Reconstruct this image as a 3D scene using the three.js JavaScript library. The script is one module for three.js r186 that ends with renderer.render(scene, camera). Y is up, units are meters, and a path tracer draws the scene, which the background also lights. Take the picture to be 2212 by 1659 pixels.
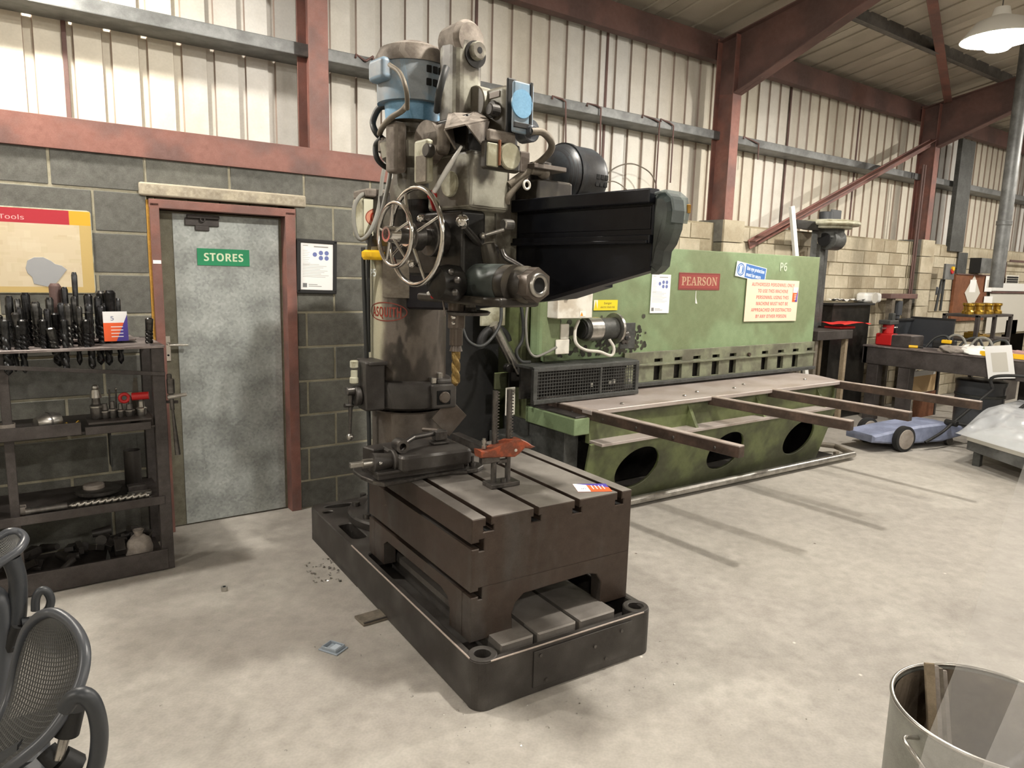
import * as THREE from 'three';
import { RoundedBoxGeometry } from 'three/addons/geometries/RoundedBoxGeometry.js';
import { mergeGeometries, toCreasedNormals } from 'three/addons/utils/BufferGeometryUtils.js';
import { RectAreaLightUniformsLib } from 'three/addons/lights/RectAreaLightUniformsLib.js';

// ---------- camera, exposure, lights ----------
const scene = new THREE.Scene();
const camera = new THREE.PerspectiveCamera(57.25, 2212 / 1659, 0.05, 80);
camera.position.set(0, 1.61, 4.5);
camera.rotation.order = 'YXZ';
const D = Math.PI / 180;
camera.rotation.set(-9.025 * D, -35.679 * D, 1.507 * D);
const renderer = new THREE.WebGLRenderer({ antialias: true });
renderer.toneMapping = THREE.LinearToneMapping;
renderer.toneMappingExposure = 1.42;
renderer.shadowMap.enabled = true;
RectAreaLightUniformsLib.init();
scene.background = new THREE.Color(0x000000);
const LAMP_LEVEL = 16;      // brightness of each ceiling lamp
const LAMP_COLOR = 0xfff8ee;
// hanging lamps: position and brightness; the first three give the picture its shadows, the rest are unseen, added as fill
const LAMPS = [[-0.08, 3.5, 0.4, 0.75], [2.2, 3.8, 2.8, 1.2], [6.1, 3.5, 2.05, 1], [10.2, 3.6, 2.6, 1], [-4.2, 3.6, 2.8, 0.8], [14.5, 3.6, 2.6, 0.8], [-2.0, 3.8, 7, 0.6], [2.2, 3.8, 7, 0.45], [6.4, 3.8, 7, 0.6], [10.6, 3.8, 7, 0.6], [-0.5, 3.8, 11.5, 0.5], [4.5, 3.8, 11.5, 0.5], [9.5, 3.8, 11.5, 0.5]];

// ---------- small helpers ----------
let seed = 7;
const rnd = () => { seed = (seed * 1664525 + 1013904223) >>> 0; return seed / 4294967296; };
const rr = (a, b) => a + (b - a) * rnd();
const used = {};
function numbered(n) { used[n] = (used[n] || 0) + 1; return used[n] === 1 ? n : n + '_' + String(used[n] - 1).padStart(3, '0'); }
function tag(o, label, category, group) { o.userData.label = label; o.userData.category = category; if (group) o.userData.group = group; return o; }
function thing(name, label, category, pos = [0, 0, 0], turn = 0, group) {
  const o = new THREE.Group(); o.name = numbered(name); o.position.set(...pos); o.rotation.y = turn; scene.add(o);
  return tag(o, label, category, group);
}
function structG(name) { const o = new THREE.Group(); o.name = numbered(name); o.userData.kind = 'structure'; scene.add(o); return o; }
function strip(g) { const n = g.index ? g.toNonIndexed() : g; for (const k of Object.keys(n.attributes)) if (!['position', 'normal', 'uv', 'color'].includes(k)) n.deleteAttribute(k); n.morphAttributes = {}; return n; }
function boxUV(g) {
  const p = g.attributes.position, n = g.attributes.normal, uv = new Float32Array(p.count * 2);
  for (let i = 0; i < p.count; i++) {
    const ax = Math.abs(n.getX(i)), ay = Math.abs(n.getY(i)), az = Math.abs(n.getZ(i));
    if (ay >= ax && ay >= az) { uv[2 * i] = p.getX(i); uv[2 * i + 1] = p.getZ(i); }
    else if (ax >= az) { uv[2 * i] = p.getZ(i); uv[2 * i + 1] = p.getY(i); }
    else { uv[2 * i] = p.getX(i); uv[2 * i + 1] = p.getY(i); }
  }
  g.setAttribute('uv', new THREE.BufferAttribute(uv, 2)); return g;
}
function join(gs, keepUV) {
  gs = (Array.isArray(gs) ? gs : [gs]).map(strip);
  const anyC = gs.some(g => g.attributes.color);
  for (const g of gs) {
    if (!g.attributes.normal) g.computeVertexNormals();
    if (!g.attributes.uv) g.setAttribute('uv', new THREE.BufferAttribute(new Float32Array(g.attributes.position.count * 2), 2));
    if (anyC && !g.attributes.color) g.setAttribute('color', new THREE.BufferAttribute(new Float32Array(g.attributes.position.count * 3).fill(1), 3));
  }
  const m = gs.length > 1 ? mergeGeometries(gs) : gs[0];
  return keepUV ? m : boxUV(m);
}
function obj(name, gs, mat, parent, keepUV) {
  const m = new THREE.Mesh(join(gs, keepUV), mat); m.castShadow = m.receiveShadow = true;
  if (parent) { m.name = name; parent.add(m); } else { m.name = numbered(name); scene.add(m); }
  return m;
}
function struct(name, gs, mat, keepUV) { const m = obj(name, gs, mat, null, keepUV); m.userData.kind = 'structure'; return m; }
function solo(name, gs, mat, label, category, group, keepUV) { return tag(obj(name, gs, mat, null, keepUV), label, category, group); }
function copyOf(o, pos, turn, label, group) { const c = o.clone(); c.name = numbered(o.name.replace(/_\d{3}$/, '')); c.userData = { ...o.userData }; c.position.set(...pos); if (turn !== undefined) c.rotation.y = turn; if (label) c.userData.label = label; if (group) c.userData.group = group; scene.add(c); return c; }
// geometry
const V3 = (a) => new THREE.Vector3(...a);
function box(w, h, d, p = [0, 0, 0], b = 0) {
  const g = b > 0 ? new RoundedBoxGeometry(w, h, d, b > 0.02 ? 3 : 1, Math.min(b, w / 2.01, h / 2.01, d / 2.01)) : new THREE.BoxGeometry(w, h, d);
  return g.translate(...p);
}
function bb(a, b = 0.004) { return box(Math.abs(a[3] - a[0]), Math.abs(a[4] - a[1]), Math.abs(a[5] - a[2]), [(a[0] + a[3]) / 2, (a[1] + a[4]) / 2, (a[2] + a[5]) / 2], b); }
function orient(g, axis) { if (axis === 'x') g.rotateZ(-Math.PI / 2); else if (axis === 'z') g.rotateX(Math.PI / 2); return g; }
function cyl(r1, r2, h, p = [0, 0, 0], axis = 'y', seg = 24) { return orient(new THREE.CylinderGeometry(r1, r2, h, seg), axis).translate(...p); }
function ccyl(r, h, p = [0, 0, 0], axis = 'y', seg = 24, c = 0.004) { c = Math.min(c, r * 0.4, h * 0.4); return lathe([[0, -h / 2], [r - c, -h / 2], [r, -h / 2 + c], [r, h / 2 - c], [r - c, h / 2], [0, h / 2]], p, axis, seg); }
function lathe(prof, p = [0, 0, 0], axis = 'y', seg = 28) {
  const g = new THREE.LatheGeometry(prof.map(q => new THREE.Vector2(Math.max(q[0], 0.00001), q[1])), seg);
  return orient(toCreasedNormals(g, 0.6), axis).translate(...p);
}
function tor(R, r, p = [0, 0, 0], axis = 'y', s1 = 10, s2 = 40, arc) { const g = new THREE.TorusGeometry(R, r, s1, s2, arc); if (axis === 'y') g.rotateX(Math.PI / 2); else if (axis === 'x') g.rotateY(Math.PI / 2); return g.translate(...p); }
function sph(r, p = [0, 0, 0], s = 14) { return new THREE.SphereGeometry(r, s, Math.round(s * 0.7)).translate(...p); }
function tube(pts, r, seg = 24, rs = 8, tension = 0.5) { return new THREE.TubeGeometry(new THREE.CatmullRomCurve3(pts.map(V3), false, 'catmullrom', tension), seg, r, rs); }
function rod(a, b, r1, r2 = r1, seg = 10) {
  const A = V3(a), B = V3(b), d = B.clone().sub(A), L = d.length();
  const g = new THREE.CylinderGeometry(r2, r1, L, seg);
  g.applyQuaternion(new THREE.Quaternion().setFromUnitVectors(new THREE.Vector3(0, 1, 0), d.normalize()));
  return g.translate((A.x + B.x) / 2, (A.y + B.y) / 2, (A.z + B.z) / 2);
}
function beam(a, b, w, h, bev = 0.003) { // rectangular bar from a to b; w across (horizontal), h vertical
  const A = V3(a), B = V3(b), L = A.distanceTo(B); const g = box(w, h, L, [0, 0, 0], bev);
  const m = new THREE.Matrix4().lookAt(B, A, new THREE.Vector3(0, 1, 0)); g.applyMatrix4(m);
  return g.translate((A.x + B.x) / 2, (A.y + B.y) / 2, (A.z + B.z) / 2);
}
function shapeOf(pts, holes = []) { const s = new THREE.Shape(pts.map(p => new THREE.Vector2(...p))); for (const h of holes) s.holes.push(h instanceof THREE.Path ? h : new THREE.Path(h.map(p => new THREE.Vector2(...p)))); return s; }
function ext(shape, depth, bev = 0.003, segs = 12) { return new THREE.ExtrudeGeometry(shape, { depth: depth - 2 * bev, bevelEnabled: bev > 0, bevelThickness: bev, bevelSize: bev, bevelOffset: -bev, bevelSegments: 1, curveSegments: segs }).translate(0, 0, bev); }
// extrude outlines: XY outline pushed along z; ZY outline (a = z, b = y) along x; XZ outline (a = x, b = z) along y
function extX(pts, holes, x0, x1, bev) { const g = ext(shapeOf(pts, holes), x1 - x0, bev); g.rotateY(-Math.PI / 2); g.scale(1, 1, 1); return g.translate(x1, 0, 0); }
function extY(pts, holes, y0, y1, bev) { const g = ext(shapeOf(pts.map(p => [p[0], -p[1]]), holes.map(h => h.map(p => [p[0], -p[1]]))), y1 - y0, bev); g.rotateX(-Math.PI / 2); return g.translate(0, y0, 0); }
function oval(cx, cy, rx, ry, n = 28, rot = 0) { const a = []; for (let i = 0; i < n; i++) { const t = -i / n * 2 * Math.PI, x = rx * Math.cos(t), y = ry * Math.sin(t); a.push([cx + x * Math.cos(rot) - y * Math.sin(rot), cy + x * Math.sin(rot) + y * Math.cos(rot)]); } return a; }
function rrect(x0, y0, x1, y1, r, n = 4) { const a = []; const c = [[x1 - r, y1 - r, 0], [x0 + r, y1 - r, 1], [x0 + r, y0 + r, 2], [x1 - r, y0 + r, 3]]; for (const [cx, cy, q] of c) for (let i = 0; i <= n; i++) { const t = (q + i / n) * Math.PI / 2; a.push([cx + r * Math.cos(t), cy + r * Math.sin(t)]); } return a; }
function xf(g, rx = 0, ry = 0, rz = 0, p = [0, 0, 0]) { return g.applyMatrix4(new THREE.Matrix4().compose(V3(p), new THREE.Quaternion().setFromEuler(new THREE.Euler(rx, ry, rz)), new THREE.Vector3(1, 1, 1))); }
function hexBolt(r, h, p, axis = 'y') { return orient(new THREE.CylinderGeometry(r, r, h, 6), axis).translate(...p); }
function wheelG(R, r, hubR, spokes, p, axis, dish = 0.03) { // handwheel: rim, spokes, hub about an axis
  const gs = [new THREE.TorusGeometry(R, r, 10, 48)], sp = [], hub = [];
  for (let i = 0; i < spokes; i++) { const t = i / spokes * 2 * Math.PI + 0.4; sp.push(rod([hubR * 0.6 * Math.cos(t), hubR * 0.6 * Math.sin(t), -dish], [R * Math.cos(t), R * Math.sin(t), 0], r * 0.75, r * 0.6)); }
  hub.push(orient(new THREE.CylinderGeometry(hubR, hubR * 1.1, 0.05, 20), 'z').translate(0, 0, -dish));
  const all = [...gs, ...sp, ...hub];
  for (const g of all) { if (axis === 'x') g.rotateY(-Math.PI / 2); else if (axis === 'y') g.rotateX(-Math.PI / 2); g.translate(...p); }
  return all;
}

// ---------- procedural textures ----------
const perm = new Uint16Array(65536); { let s = 99; for (let i = 0; i < 65536; i++) { s = (s * 1103515245 + 12345) >>> 0; perm[i] = (s >>> 12) & 65535; } }
function hash(x, y, s) { return perm[(perm[(x + s * 131) & 65535] + y * 57) & 65535] / 65535; }
function vnoise(x, y, per, s) { // tileable value noise, period per
  const xi = Math.floor(x), yi = Math.floor(y), fx = x - xi, fy = y - yi, u = fx * fx * (3 - 2 * fx), v = fy * fy * (3 - 2 * fy);
  const a = ((xi % per) + per) % per, b = (a + 1) % per, c = ((yi % per) + per) % per, d = (c + 1) % per;
  return (hash(a, c, s) * (1 - u) + hash(b, c, s) * u) * (1 - v) + (hash(a, d, s) * (1 - u) + hash(b, d, s) * u) * v;
}
function fbm(u, v, f, oct, s) { let a = 0, w = 0.5, t = 0; for (let i = 0; i < oct; i++) { a += w * vnoise(u * f, v * f, f, s + i); t += w; w *= 0.55; f *= 2; } return a / t; }
const sm = (a, b, x) => { const t = Math.min(1, Math.max(0, (x - a) / (b - a))); return t * t * (3 - 2 * t); };
const hexRGB = (h) => [(h >> 16) & 255, (h >> 8) & 255, h & 255];
function tex(n, size, fn, srgb = true) { // fn(u,v) -> [r,g,b] 0..255
  const d = new Uint8Array(n * n * 4);
  for (let j = 0; j < n; j++) for (let i = 0; i < n; i++) { const c = fn(i / n, j / n), k = 4 * (j * n + i); d[k] = Math.min(255, Math.max(0, c[0])); d[k + 1] = Math.min(255, Math.max(0, c[1])); d[k + 2] = Math.min(255, Math.max(0, c[2])); d[k + 3] = 255; }
  const t = new THREE.DataTexture(d, n, n, THREE.RGBAFormat); t.wrapS = t.wrapT = THREE.RepeatWrapping; t.magFilter = THREE.LinearFilter; t.minFilter = THREE.LinearMipmapLinearFilter; t.generateMipmaps = true;
  if (srgb) t.colorSpace = THREE.SRGBColorSpace; t.repeat.set(1 / size, 1 / size); t.needsUpdate = true; return t;
}
const mix = (a, b, t) => [a[0] + (b[0] - a[0]) * t, a[1] + (b[1] - a[1]) * t, a[2] + (b[2] - a[2]) * t];
// painted or bare surface: base colour, blotches of a second colour, fine grain
function worn(base, dirt, o = {}) {
  const A = hexRGB(base), B = hexRGB(dirt), { amt = 0.5, f = 4, th = 0.5, w = 0.18, grain = 14, size = 1, n = 256, s = 1, streak = 0 } = o;
  return tex(n, size, (u, v) => {
    const q = fbm(u, streak ? v * 0.25 : v, f, 5, s), k = sm(th - w, th + w, q) * amt;
    const g = (hash(Math.floor(u * n), Math.floor(v * n), s + 9) - 0.5) * grain + (fbm(u, v, 32, 2, s + 3) - 0.5) * grain * 1.5;
    const c = mix(A, B, k); return [c[0] + g, c[1] + g, c[2] + g];
  });
}
function std(color, rough = 0.6, metal = 0, extra = {}) { return new THREE.MeshStandardMaterial({ color, roughness: rough, metalness: metal, ...extra }); }
function mapped(map, rough = 0.6, metal = 0, extra = {}) { return new THREE.MeshStandardMaterial({ map, roughness: rough, metalness: metal, ...extra }); }
function decal(w, h, draw, ppm = 1200) { // printed sheet: canvas drawing mapped to a w x h metre face
  const c = document.createElement('canvas'); c.width = Math.max(32, Math.min(1024, Math.round(w * ppm))); c.height = Math.max(32, Math.min(1024, Math.round(h * ppm)));
  const x = c.getContext('2d'); draw(x, c.width, c.height); const t = new THREE.CanvasTexture(c); t.colorSpace = THREE.SRGBColorSpace; return t;
}
function sheet(name, w, h, t, draw, rough = 0.6, parent = null) { // thin printed board; its face looks along +z
  const g = new THREE.BoxGeometry(w, h, t), uv = g.attributes.uv; 
  for (let i = 0; i < uv.count; i++) if (Math.floor(i / 4) !== 4) uv.setXY(i, 0.01, 0.01);
  const m = new THREE.Mesh(g, mapped(decal(w, h, draw), rough)); m.castShadow = m.receiveShadow = true;
  if (parent) { m.name = name; parent.add(m); } else { m.name = numbered(name); scene.add(m); } return m;
}

const T = {}, M = {};
// concrete floor: trowelled grey-buff with stains, scuffs and bright specks (tile of 6 m)
T.floor = tex(1024, 6, (u, v) => {
  const a = fbm(u, v, 5, 6, 21), b = fbm(u, v, 14, 4, 31), g = hash(Math.floor(u * 1024), Math.floor(v * 1024), 3) - 0.5;
  let c = mix([176, 171, 162], [164, 159, 151], sm(0.35, 0.68, a)); c = mix(c, [188, 184, 175], sm(0.6, 0.75, b) * 0.45);
  c = mix(c, [138, 132, 124], sm(0.64, 0.8, fbm(u, v, 11, 5, 44)) * 0.3);
  const sp = hash(Math.floor(u * 512), Math.floor(v * 512), 77); if (sp > 0.9988) c = [225, 220, 210]; else if (sp < 0.0009) c = [86, 76, 66];
  const k = g * 12 + (fbm(u, v, 128, 2, 5) - 0.5) * 22; return [c[0] + k, c[1] + k, c[2] + k];
});
M.floor = mapped(T.floor, 0.62);
T.floorBump = tex(512, 3, (u, v) => { const a = 128 + (fbm(u, v, 64, 3, 12) - 0.5) * 150; return [a, a, a]; }, false);
M.floor.bumpMap = T.floorBump; M.floor.bumpScale = 0.003;
M.blockDark = [0x66665f, 0x5e5e59, 0x6d6c65].map((h, i) => mapped(worn(h, 0x4e4d49, { amt: 0.45, f: 3, th: 0.55, grain: 16, n: 256, s: 5 + i, size: 0.9 }), 0.85));
M.mortarDark = mapped(worn(0xa8a390, 0x87836f, { f: 6, s: 8 }), 0.9);
M.blockLight = [0xb6ad97, 0xaca28c, 0xbfb6a0].map((h, i) => mapped(worn(h, 0x8d8068, { amt: 0.55, f: 4, th: 0.58, grain: 16, s: 15 + i, size: 0.9 }), 0.85));
M.mortarLight = mapped(worn(0x9a9078, 0x837a64, { f: 6, s: 18 }), 0.9);
M.pierDark = mapped(worn(0x6f6c5c, 0x5a584c, { f: 5, s: 19 }), 0.85);
M.clad = [0xd6d2c8, 0xd2ccbc, 0xd6d5d0, 0xccc6b6].map((h, i) => mapped(worn(h, 0xa89f8d, { amt: 0.5, f: 3, th: 0.6, grain: 7, s: 25 + i, size: 2, streak: 1 }), 0.55, 0, { vertexColors: true }));
M.roof = mapped(worn(0xbdb5a6, 0x948b7c, { amt: 0.5, f: 4, th: 0.58, grain: 6, s: 33, size: 2 }), 0.6);
M.redOx = mapped(worn(0x83594f, 0x5f4844, { amt: 0.7, f: 4, th: 0.55, grain: 10, s: 41, size: 0.8 }), 0.6);
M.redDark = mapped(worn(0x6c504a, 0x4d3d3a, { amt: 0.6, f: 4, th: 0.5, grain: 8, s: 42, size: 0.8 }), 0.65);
M.girt = mapped(worn(0x787a79, 0x515251, { amt: 0.7, f: 5, th: 0.5, grain: 10, s: 43, size: 0.8 }), 0.5, 0.35);
M.purlin = mapped(worn(0x6d6a66, 0x4d4b49, { f: 5, s: 44 }), 0.6, 0.2);
T.galv = tex(512, 0.5, (u, v) => { // zinc spangle: cells of slightly different grey
  let best = 9, id = 0; const G = 40, x = u * G, y = v * G; for (let j = -1; j <= 1; j++) for (let i = -1; i <= 1; i++) { const cx = Math.floor(x) + i, cy = Math.floor(y) + j, a = ((cx % G) + G) % G, b = ((cy % G) + G) % G; const dx = cx + hash(a, b, 3) - x, dy = cy + hash(a, b, 4) - y, d = dx * dx + dy * dy; if (d < best) { best = d; id = hash(a, b, 8); } }
  const f = fbm(u, v, 4, 4, 50), k = 158 + id * 22 + (f - 0.5) * 60; return [k * 0.97, k, k * 0.985];
});
M.galv = mapped(T.galv, 0.5, 0.35);
M.castDark = mapped(worn(0x4b4845, 0x2f2b28, { amt: 0.8, f: 4, th: 0.5, grain: 9, s: 51, size: 0.6 }), 0.5, 0.25);
M.tableSide = mapped(worn(0x4b4642, 0x3f332b, { amt: 0.9, f: 6, th: 0.52, w: 0.1, grain: 8, s: 52, size: 0.9, streak: 1 }), 0.42, 0.3);
M.tableTop = mapped(worn(0x8f8a84, 0x706b66, { amt: 0.7, f: 4, th: 0.52, grain: 9, s: 53, size: 0.5 }), 0.42, 0.3);
M.paintGrey = mapped(worn(0x8f8d80, 0x433d33, { amt: 0.9, f: 4, th: 0.53, w: 0.1, grain: 10, s: 54, size: 0.4 }), 0.5);
M.paintDirty = mapped(worn(0x4d483e, 0x221e1a, { amt: 0.85, f: 4, th: 0.45, w: 0.15, grain: 9, s: 55, size: 0.5 }), 0.45, 0.1);
M.dusty = mapped(worn(0x867e75, 0x5a524a, { amt: 0.8, f: 6, th: 0.5, grain: 14, s: 56, size: 0.4 }), 0.9);
M.cream = mapped(worn(0xb9b8a4, 0x77725a, { amt: 0.8, f: 5, th: 0.56, grain: 8, s: 57, size: 0.4 }), 0.5);
M.bluePaint = mapped(worn(0x7691a6, 0x7e7f7f, { amt: 0.8, f: 4, th: 0.5, grain: 8, s: 58, size: 0.4 }), 0.5);
M.blueBright = mapped(worn(0x6f9dbd, 0x4f7791, { amt: 0.5, f: 4, s: 59 }), 0.45);
M.armPaint = mapped(worn(0x1d1f26, 0x131318, { amt: 0.7, f: 3, th: 0.5, grain: 5, s: 60, size: 0.8 }), 0.3, 0.25);
M.armCast = mapped(worn(0x4d5450, 0x2f3231, { amt: 0.8, f: 4, th: 0.5, grain: 8, s: 61, size: 0.4 }), 0.45, 0.2);
M.motorDark = mapped(worn(0x34393e, 0x211f1f, { amt: 0.8, f: 4, s: 92, size: 0.4 }), 0.42, 0.2);
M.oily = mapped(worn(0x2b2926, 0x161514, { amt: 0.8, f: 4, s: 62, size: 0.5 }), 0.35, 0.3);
M.columnMetal = mapped(worn(0x6e6760, 0x4a4038, { amt: 0.85, f: 3, th: 0.5, grain: 9, s: 63, size: 0.7 }), 0.4, 0.45);
M.black = std(0x141414, 0.6); M.rubber = std(0x1a1a1b, 0.75); M.hole = std(0x050505, 0.9);
M.cable = std(0x2a2c2c, 0.55); M.cableGrey = std(0x77766f, 0.6); M.conduit = mapped(worn(0x7c7467, 0x4f483e, { f: 6, s: 64, size: 0.3 }), 0.6, 0.2);
M.chrome = std(0xd8d6d2, 0.12, 1); M.steel = mapped(worn(0xb5b2ac, 0x8a867f, { f: 6, s: 65, size: 0.3 }), 0.3, 0.9); M.steelDark = mapped(worn(0x6d6a67, 0x474441, { f: 6, s: 66, size: 0.3 }), 0.36, 0.8);
M.toolSteel = [0x4a4b4d, 0x5d5c5a, 0x3a3a3c].map((h, i) => mapped(worn(h, 0x242424, { f: 8, s: 67 + i, size: 0.2, n: 128 }), 0.3, 0.85));
M.brass = std(0xb8953f, 0.3, 0.9); M.bronzeBit = mapped(worn(0x9a8250, 0x5d4a28, { f: 6, s: 71, size: 0.1, n: 128 }), 0.35, 0.8);
M.green = mapped(worn(0x80946f, 0x6f7a58, { amt: 0.8, f: 3, th: 0.52, w: 0.12, grain: 8, s: 72, size: 1.4 }), 0.5);
M.greenDirty = mapped(worn(0x6c764c, 0x3b3d2b, { amt: 0.85, f: 3, th: 0.52, grain: 9, s: 73, size: 0.9 }), 0.55);
M.greenStrip = mapped(worn(0x7d826a, 0x5a584b, { amt: 0.85, f: 5, th: 0.48, grain: 9, s: 74, size: 0.6 }), 0.55);
M.bedTop = mapped(worn(0xb4aaa5, 0x94867b, { amt: 0.6, f: 4, th: 0.55, grain: 9, s: 75, size: 0.8 }), 0.45, 0.15);
M.armBrown = mapped(worn(0x5a4a40, 0x3a302a, { amt: 0.8, f: 4, s: 76, size: 0.4 }), 0.5, 0.3);
M.armTop = mapped(worn(0xb8aca4, 0x958579, { amt: 0.6, f: 5, s: 77, size: 0.4 }), 0.45, 0.1);
M.guard = mapped(worn(0x4b4c4a, 0x333431, { f: 5, s: 78, size: 0.5 }), 0.55, 0.2);
M.whiteBox = mapped(worn(0xdedbd0, 0xa89a86, { amt: 0.6, f: 3, th: 0.66, w: 0.1, grain: 6, s: 79, size: 0.5 }), 0.5);
M.white = std(0xe6e6e2, 0.6); M.paper = std(0xf0f0ee, 0.8); M.offWhite = std(0xcfccc2, 0.6);
M.orange = mapped(worn(0xb5532f, 0x5f3a2c, { amt: 0.7, f: 5, th: 0.5, s: 80, size: 0.2, n: 128 }), 0.5);
M.benchPaint = mapped(worn(0x46413f, 0x312c2a, { amt: 0.7, f: 4, s: 81, size: 0.6 }), 0.5, 0.15);
M.benchTop = mapped(worn(0x9b928f, 0x5f5654, { amt: 0.7, f: 5, s: 82, size: 0.4 }), 0.4, 0.4);
M.yellow = std(0xe0b21a, 0.5); M.red = std(0xb01c1c, 0.45); M.redBright = std(0xe0302c, 0.5); M.woodBrown = mapped(worn(0x7a4a2c, 0x5f3820, { f: 5, s: 83 }), 0.7);
M.plastic = std(0x33363a, 0.42); M.plasticGrey = std(0x46494e, 0.36); M.mesh = std(0x4c4c4a, 0.7);
M.binSteel = mapped(worn(0xa5a69f, 0x7d7e77, { amt: 0.6, f: 4, s: 84, size: 0.5 }), 0.45, 0.45); M.binInside = mapped(worn(0x7d7264, 0x4a3f34, { amt: 0.8, f: 4, s: 85, size: 0.4 }), 0.6, 0.3);
M.timber = mapped(worn(0x8a7c66, 0x6d604d, { f: 6, s: 86, size: 0.5, streak: 1 }), 0.8);
M.foam = mapped(worn(0xb48a3c, 0x8a6426, { f: 8, s: 87, size: 0.2, n: 128 }), 0.95);
M.lintel = mapped(worn(0xb3aa96, 0x8e8677, { amt: 0.7, f: 8, th: 0.5, grain: 22, s: 88, size: 0.5 }), 0.9);
M.trolleyBlue = mapped(worn(0x8f98b4, 0x6a7288, { amt: 0.6, f: 4, s: 89, size: 0.5 }), 0.55);
M.film = new THREE.MeshPhysicalMaterial({ color: 0xffffff, roughness: 0.1, transmission: 0.78, thickness: 0, ior: 1.3, side: THREE.DoubleSide });
M.filmDense = new THREE.MeshPhysicalMaterial({ color: 0xe4e8ec, roughness: 0.3, transmission: 0.55, thickness: 0, ior: 1.4, side: THREE.DoubleSide });
M.glass = new THREE.MeshPhysicalMaterial({ color: 0xffffff, roughness: 0.08, transmission: 1, thickness: 0, ior: 1.45 });
M.grime = mapped(worn(0x9a928a, 0x7d756d, { amt: 0.7, f: 5, s: 90, size: 0.7 }), 0.65);

// ---------- room shell ----------
const X0 = -7, X1 = 20, ZB = -0.42, ZF = 14.4, ZR = 7.0, SL = 0.177;
struct('floor', box(X1 - X0, 0.2, ZF - ZB + 1, [(X0 + X1) / 2, -0.1, (ZF + ZB) / 2]), M.floor);
const wallBack = structG('wall_back'), wallLeft = structG('wall_left'), wallRight = structG('wall_right'), wallFront = structG('wall_front'), ceiling = structG('ceiling');
// store-room block wall, left of the picture (front face z = 0), door opening 0.69..1.51
const CH = 0.2257, CY = 1.995;
{
  const dz = 0.34, back = [];
  back.push(box(7 + 0.675, 2.2, dz - 0.006, [(X0 + 0.675) / 2, 1.1, -dz / 2]), box(3.3 - 1.515, 2.2, dz - 0.006, [(3.3 + 1.515) / 2, 1.1, -dz / 2]), box(0.86, 0.2, dz - 0.006, [1.1, 2.1, -dz / 2]));
  obj('mortar_bed', back, M.mortarDark, wallBack);
  const full = join(box(0.436, 0.2115, 0.03, [0, 0, -0.015], 0.004));
  const cache = {};
  for (let i = 0; i < 10; i++) {
    const y0 = CY - CH * 9 + CH * i, yc = y0 + CH / 2, off = i % 2 ? 0.225 : 0.414 - 0.0;
    for (let k = -6; k < 9; k++) {
      let a = off + 0.45 * (k - 1), b = a + 0.45; a += 0.005; b -= 0.005;
      if (b < -1.8 || a > 3.25) continue; b = Math.min(b, 3.29);
      const pieces = [];
      if (i < 9) { if (a < 0.675) pieces.push([a, Math.min(b, 0.672)]); if (b > 1.515) pieces.push([Math.max(a, 1.518), b]); } else pieces.push([a, b]);
      for (const [p, q] of pieces) {
        const w = q - p; if (w < 0.05) continue;
        const key = w.toFixed(3); const g = Math.abs(w - 0.44) < 0.003 ? full : (cache[key] = cache[key] || join(box(w - 0.003, 0.2115, 0.03, [0, 0, -0.015], 0.004)));
        const m = new THREE.Mesh(g, M.blockDark[Math.floor(rnd() * 3)]); m.name = 'block'; m.castShadow = m.receiveShadow = true;
        m.position.set((p + q) / 2, i === 0 ? yc + 0.018 : yc, rr(0, 0.003)); if (i === 0) m.scale.y = 0.84; wallBack.add(m);
      }
    }
  }
}
// pale block dado further along (front face z = -0.1)
{
  obj('mortar_bed', box(X1 - 3.3, 2.14, 0.3, [(X1 + 3.3) / 2, 1.07, -0.262]), M.mortarLight, wallBack);
  const g = join(box(0.292, 0.142, 0.03, [0, 0, -0.015], 0.006)), rest = [];
  for (let i = 0; i < 14; i++) for (let k = 0; k < 40; k++) {
    const x = 4.75 + 0.302 * k + (i % 2 ? 0.151 : 0), y = 0.075 + 0.152 * i;
    if (x > 14.4 || (x < 6.1 && y < 1.55) || Math.abs(x - 5.82) < 0.2 || Math.abs(x - 9.88) < 0.2) continue;
    if (x > 11.3) { rest.push(box(0.292, 0.142, 0.03, [x, y, -0.115], 0)); continue; }
    const m = new THREE.Mesh(g, M.blockLight[Math.floor(rnd() * 3)]); m.name = 'block'; m.castShadow = m.receiveShadow = true; m.position.set(x, y, -0.1 + rr(-0.003, 0.003)); wallBack.add(m);
  }
  const r = obj('distant_block', rest, M.blockLight[0], wallBack); r.userData.kind = 'stuff';
  for (const [a, b] of [[5.70, 6.02], [9.72, 10.06]]) {
    for (let i = 0; i < 10; i++) { const y = 0.11 + 0.217 * i; obj('pier_block', box(b - a - 0.004, 0.213, 0.3, [(a + b) / 2, y, -0.16], 0.006), i % 3 ? M.pierDark : M.blockDark[2], wallBack); }  // dark body: shade on the pier's flank put into the block colour
    for (let i = 0; i < 10; i++) { const y = 0.11 + 0.217 * i; obj('pier_lit_face', box(b - a - 0.008, 0.21, 0.03, [(a + b) / 2 + 0.001, y, -0.003], 0.005), M.blockLight[i % 3], wallBack); }  // pale front layer, carries the lit face of the pier as colour
  }
}
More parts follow.
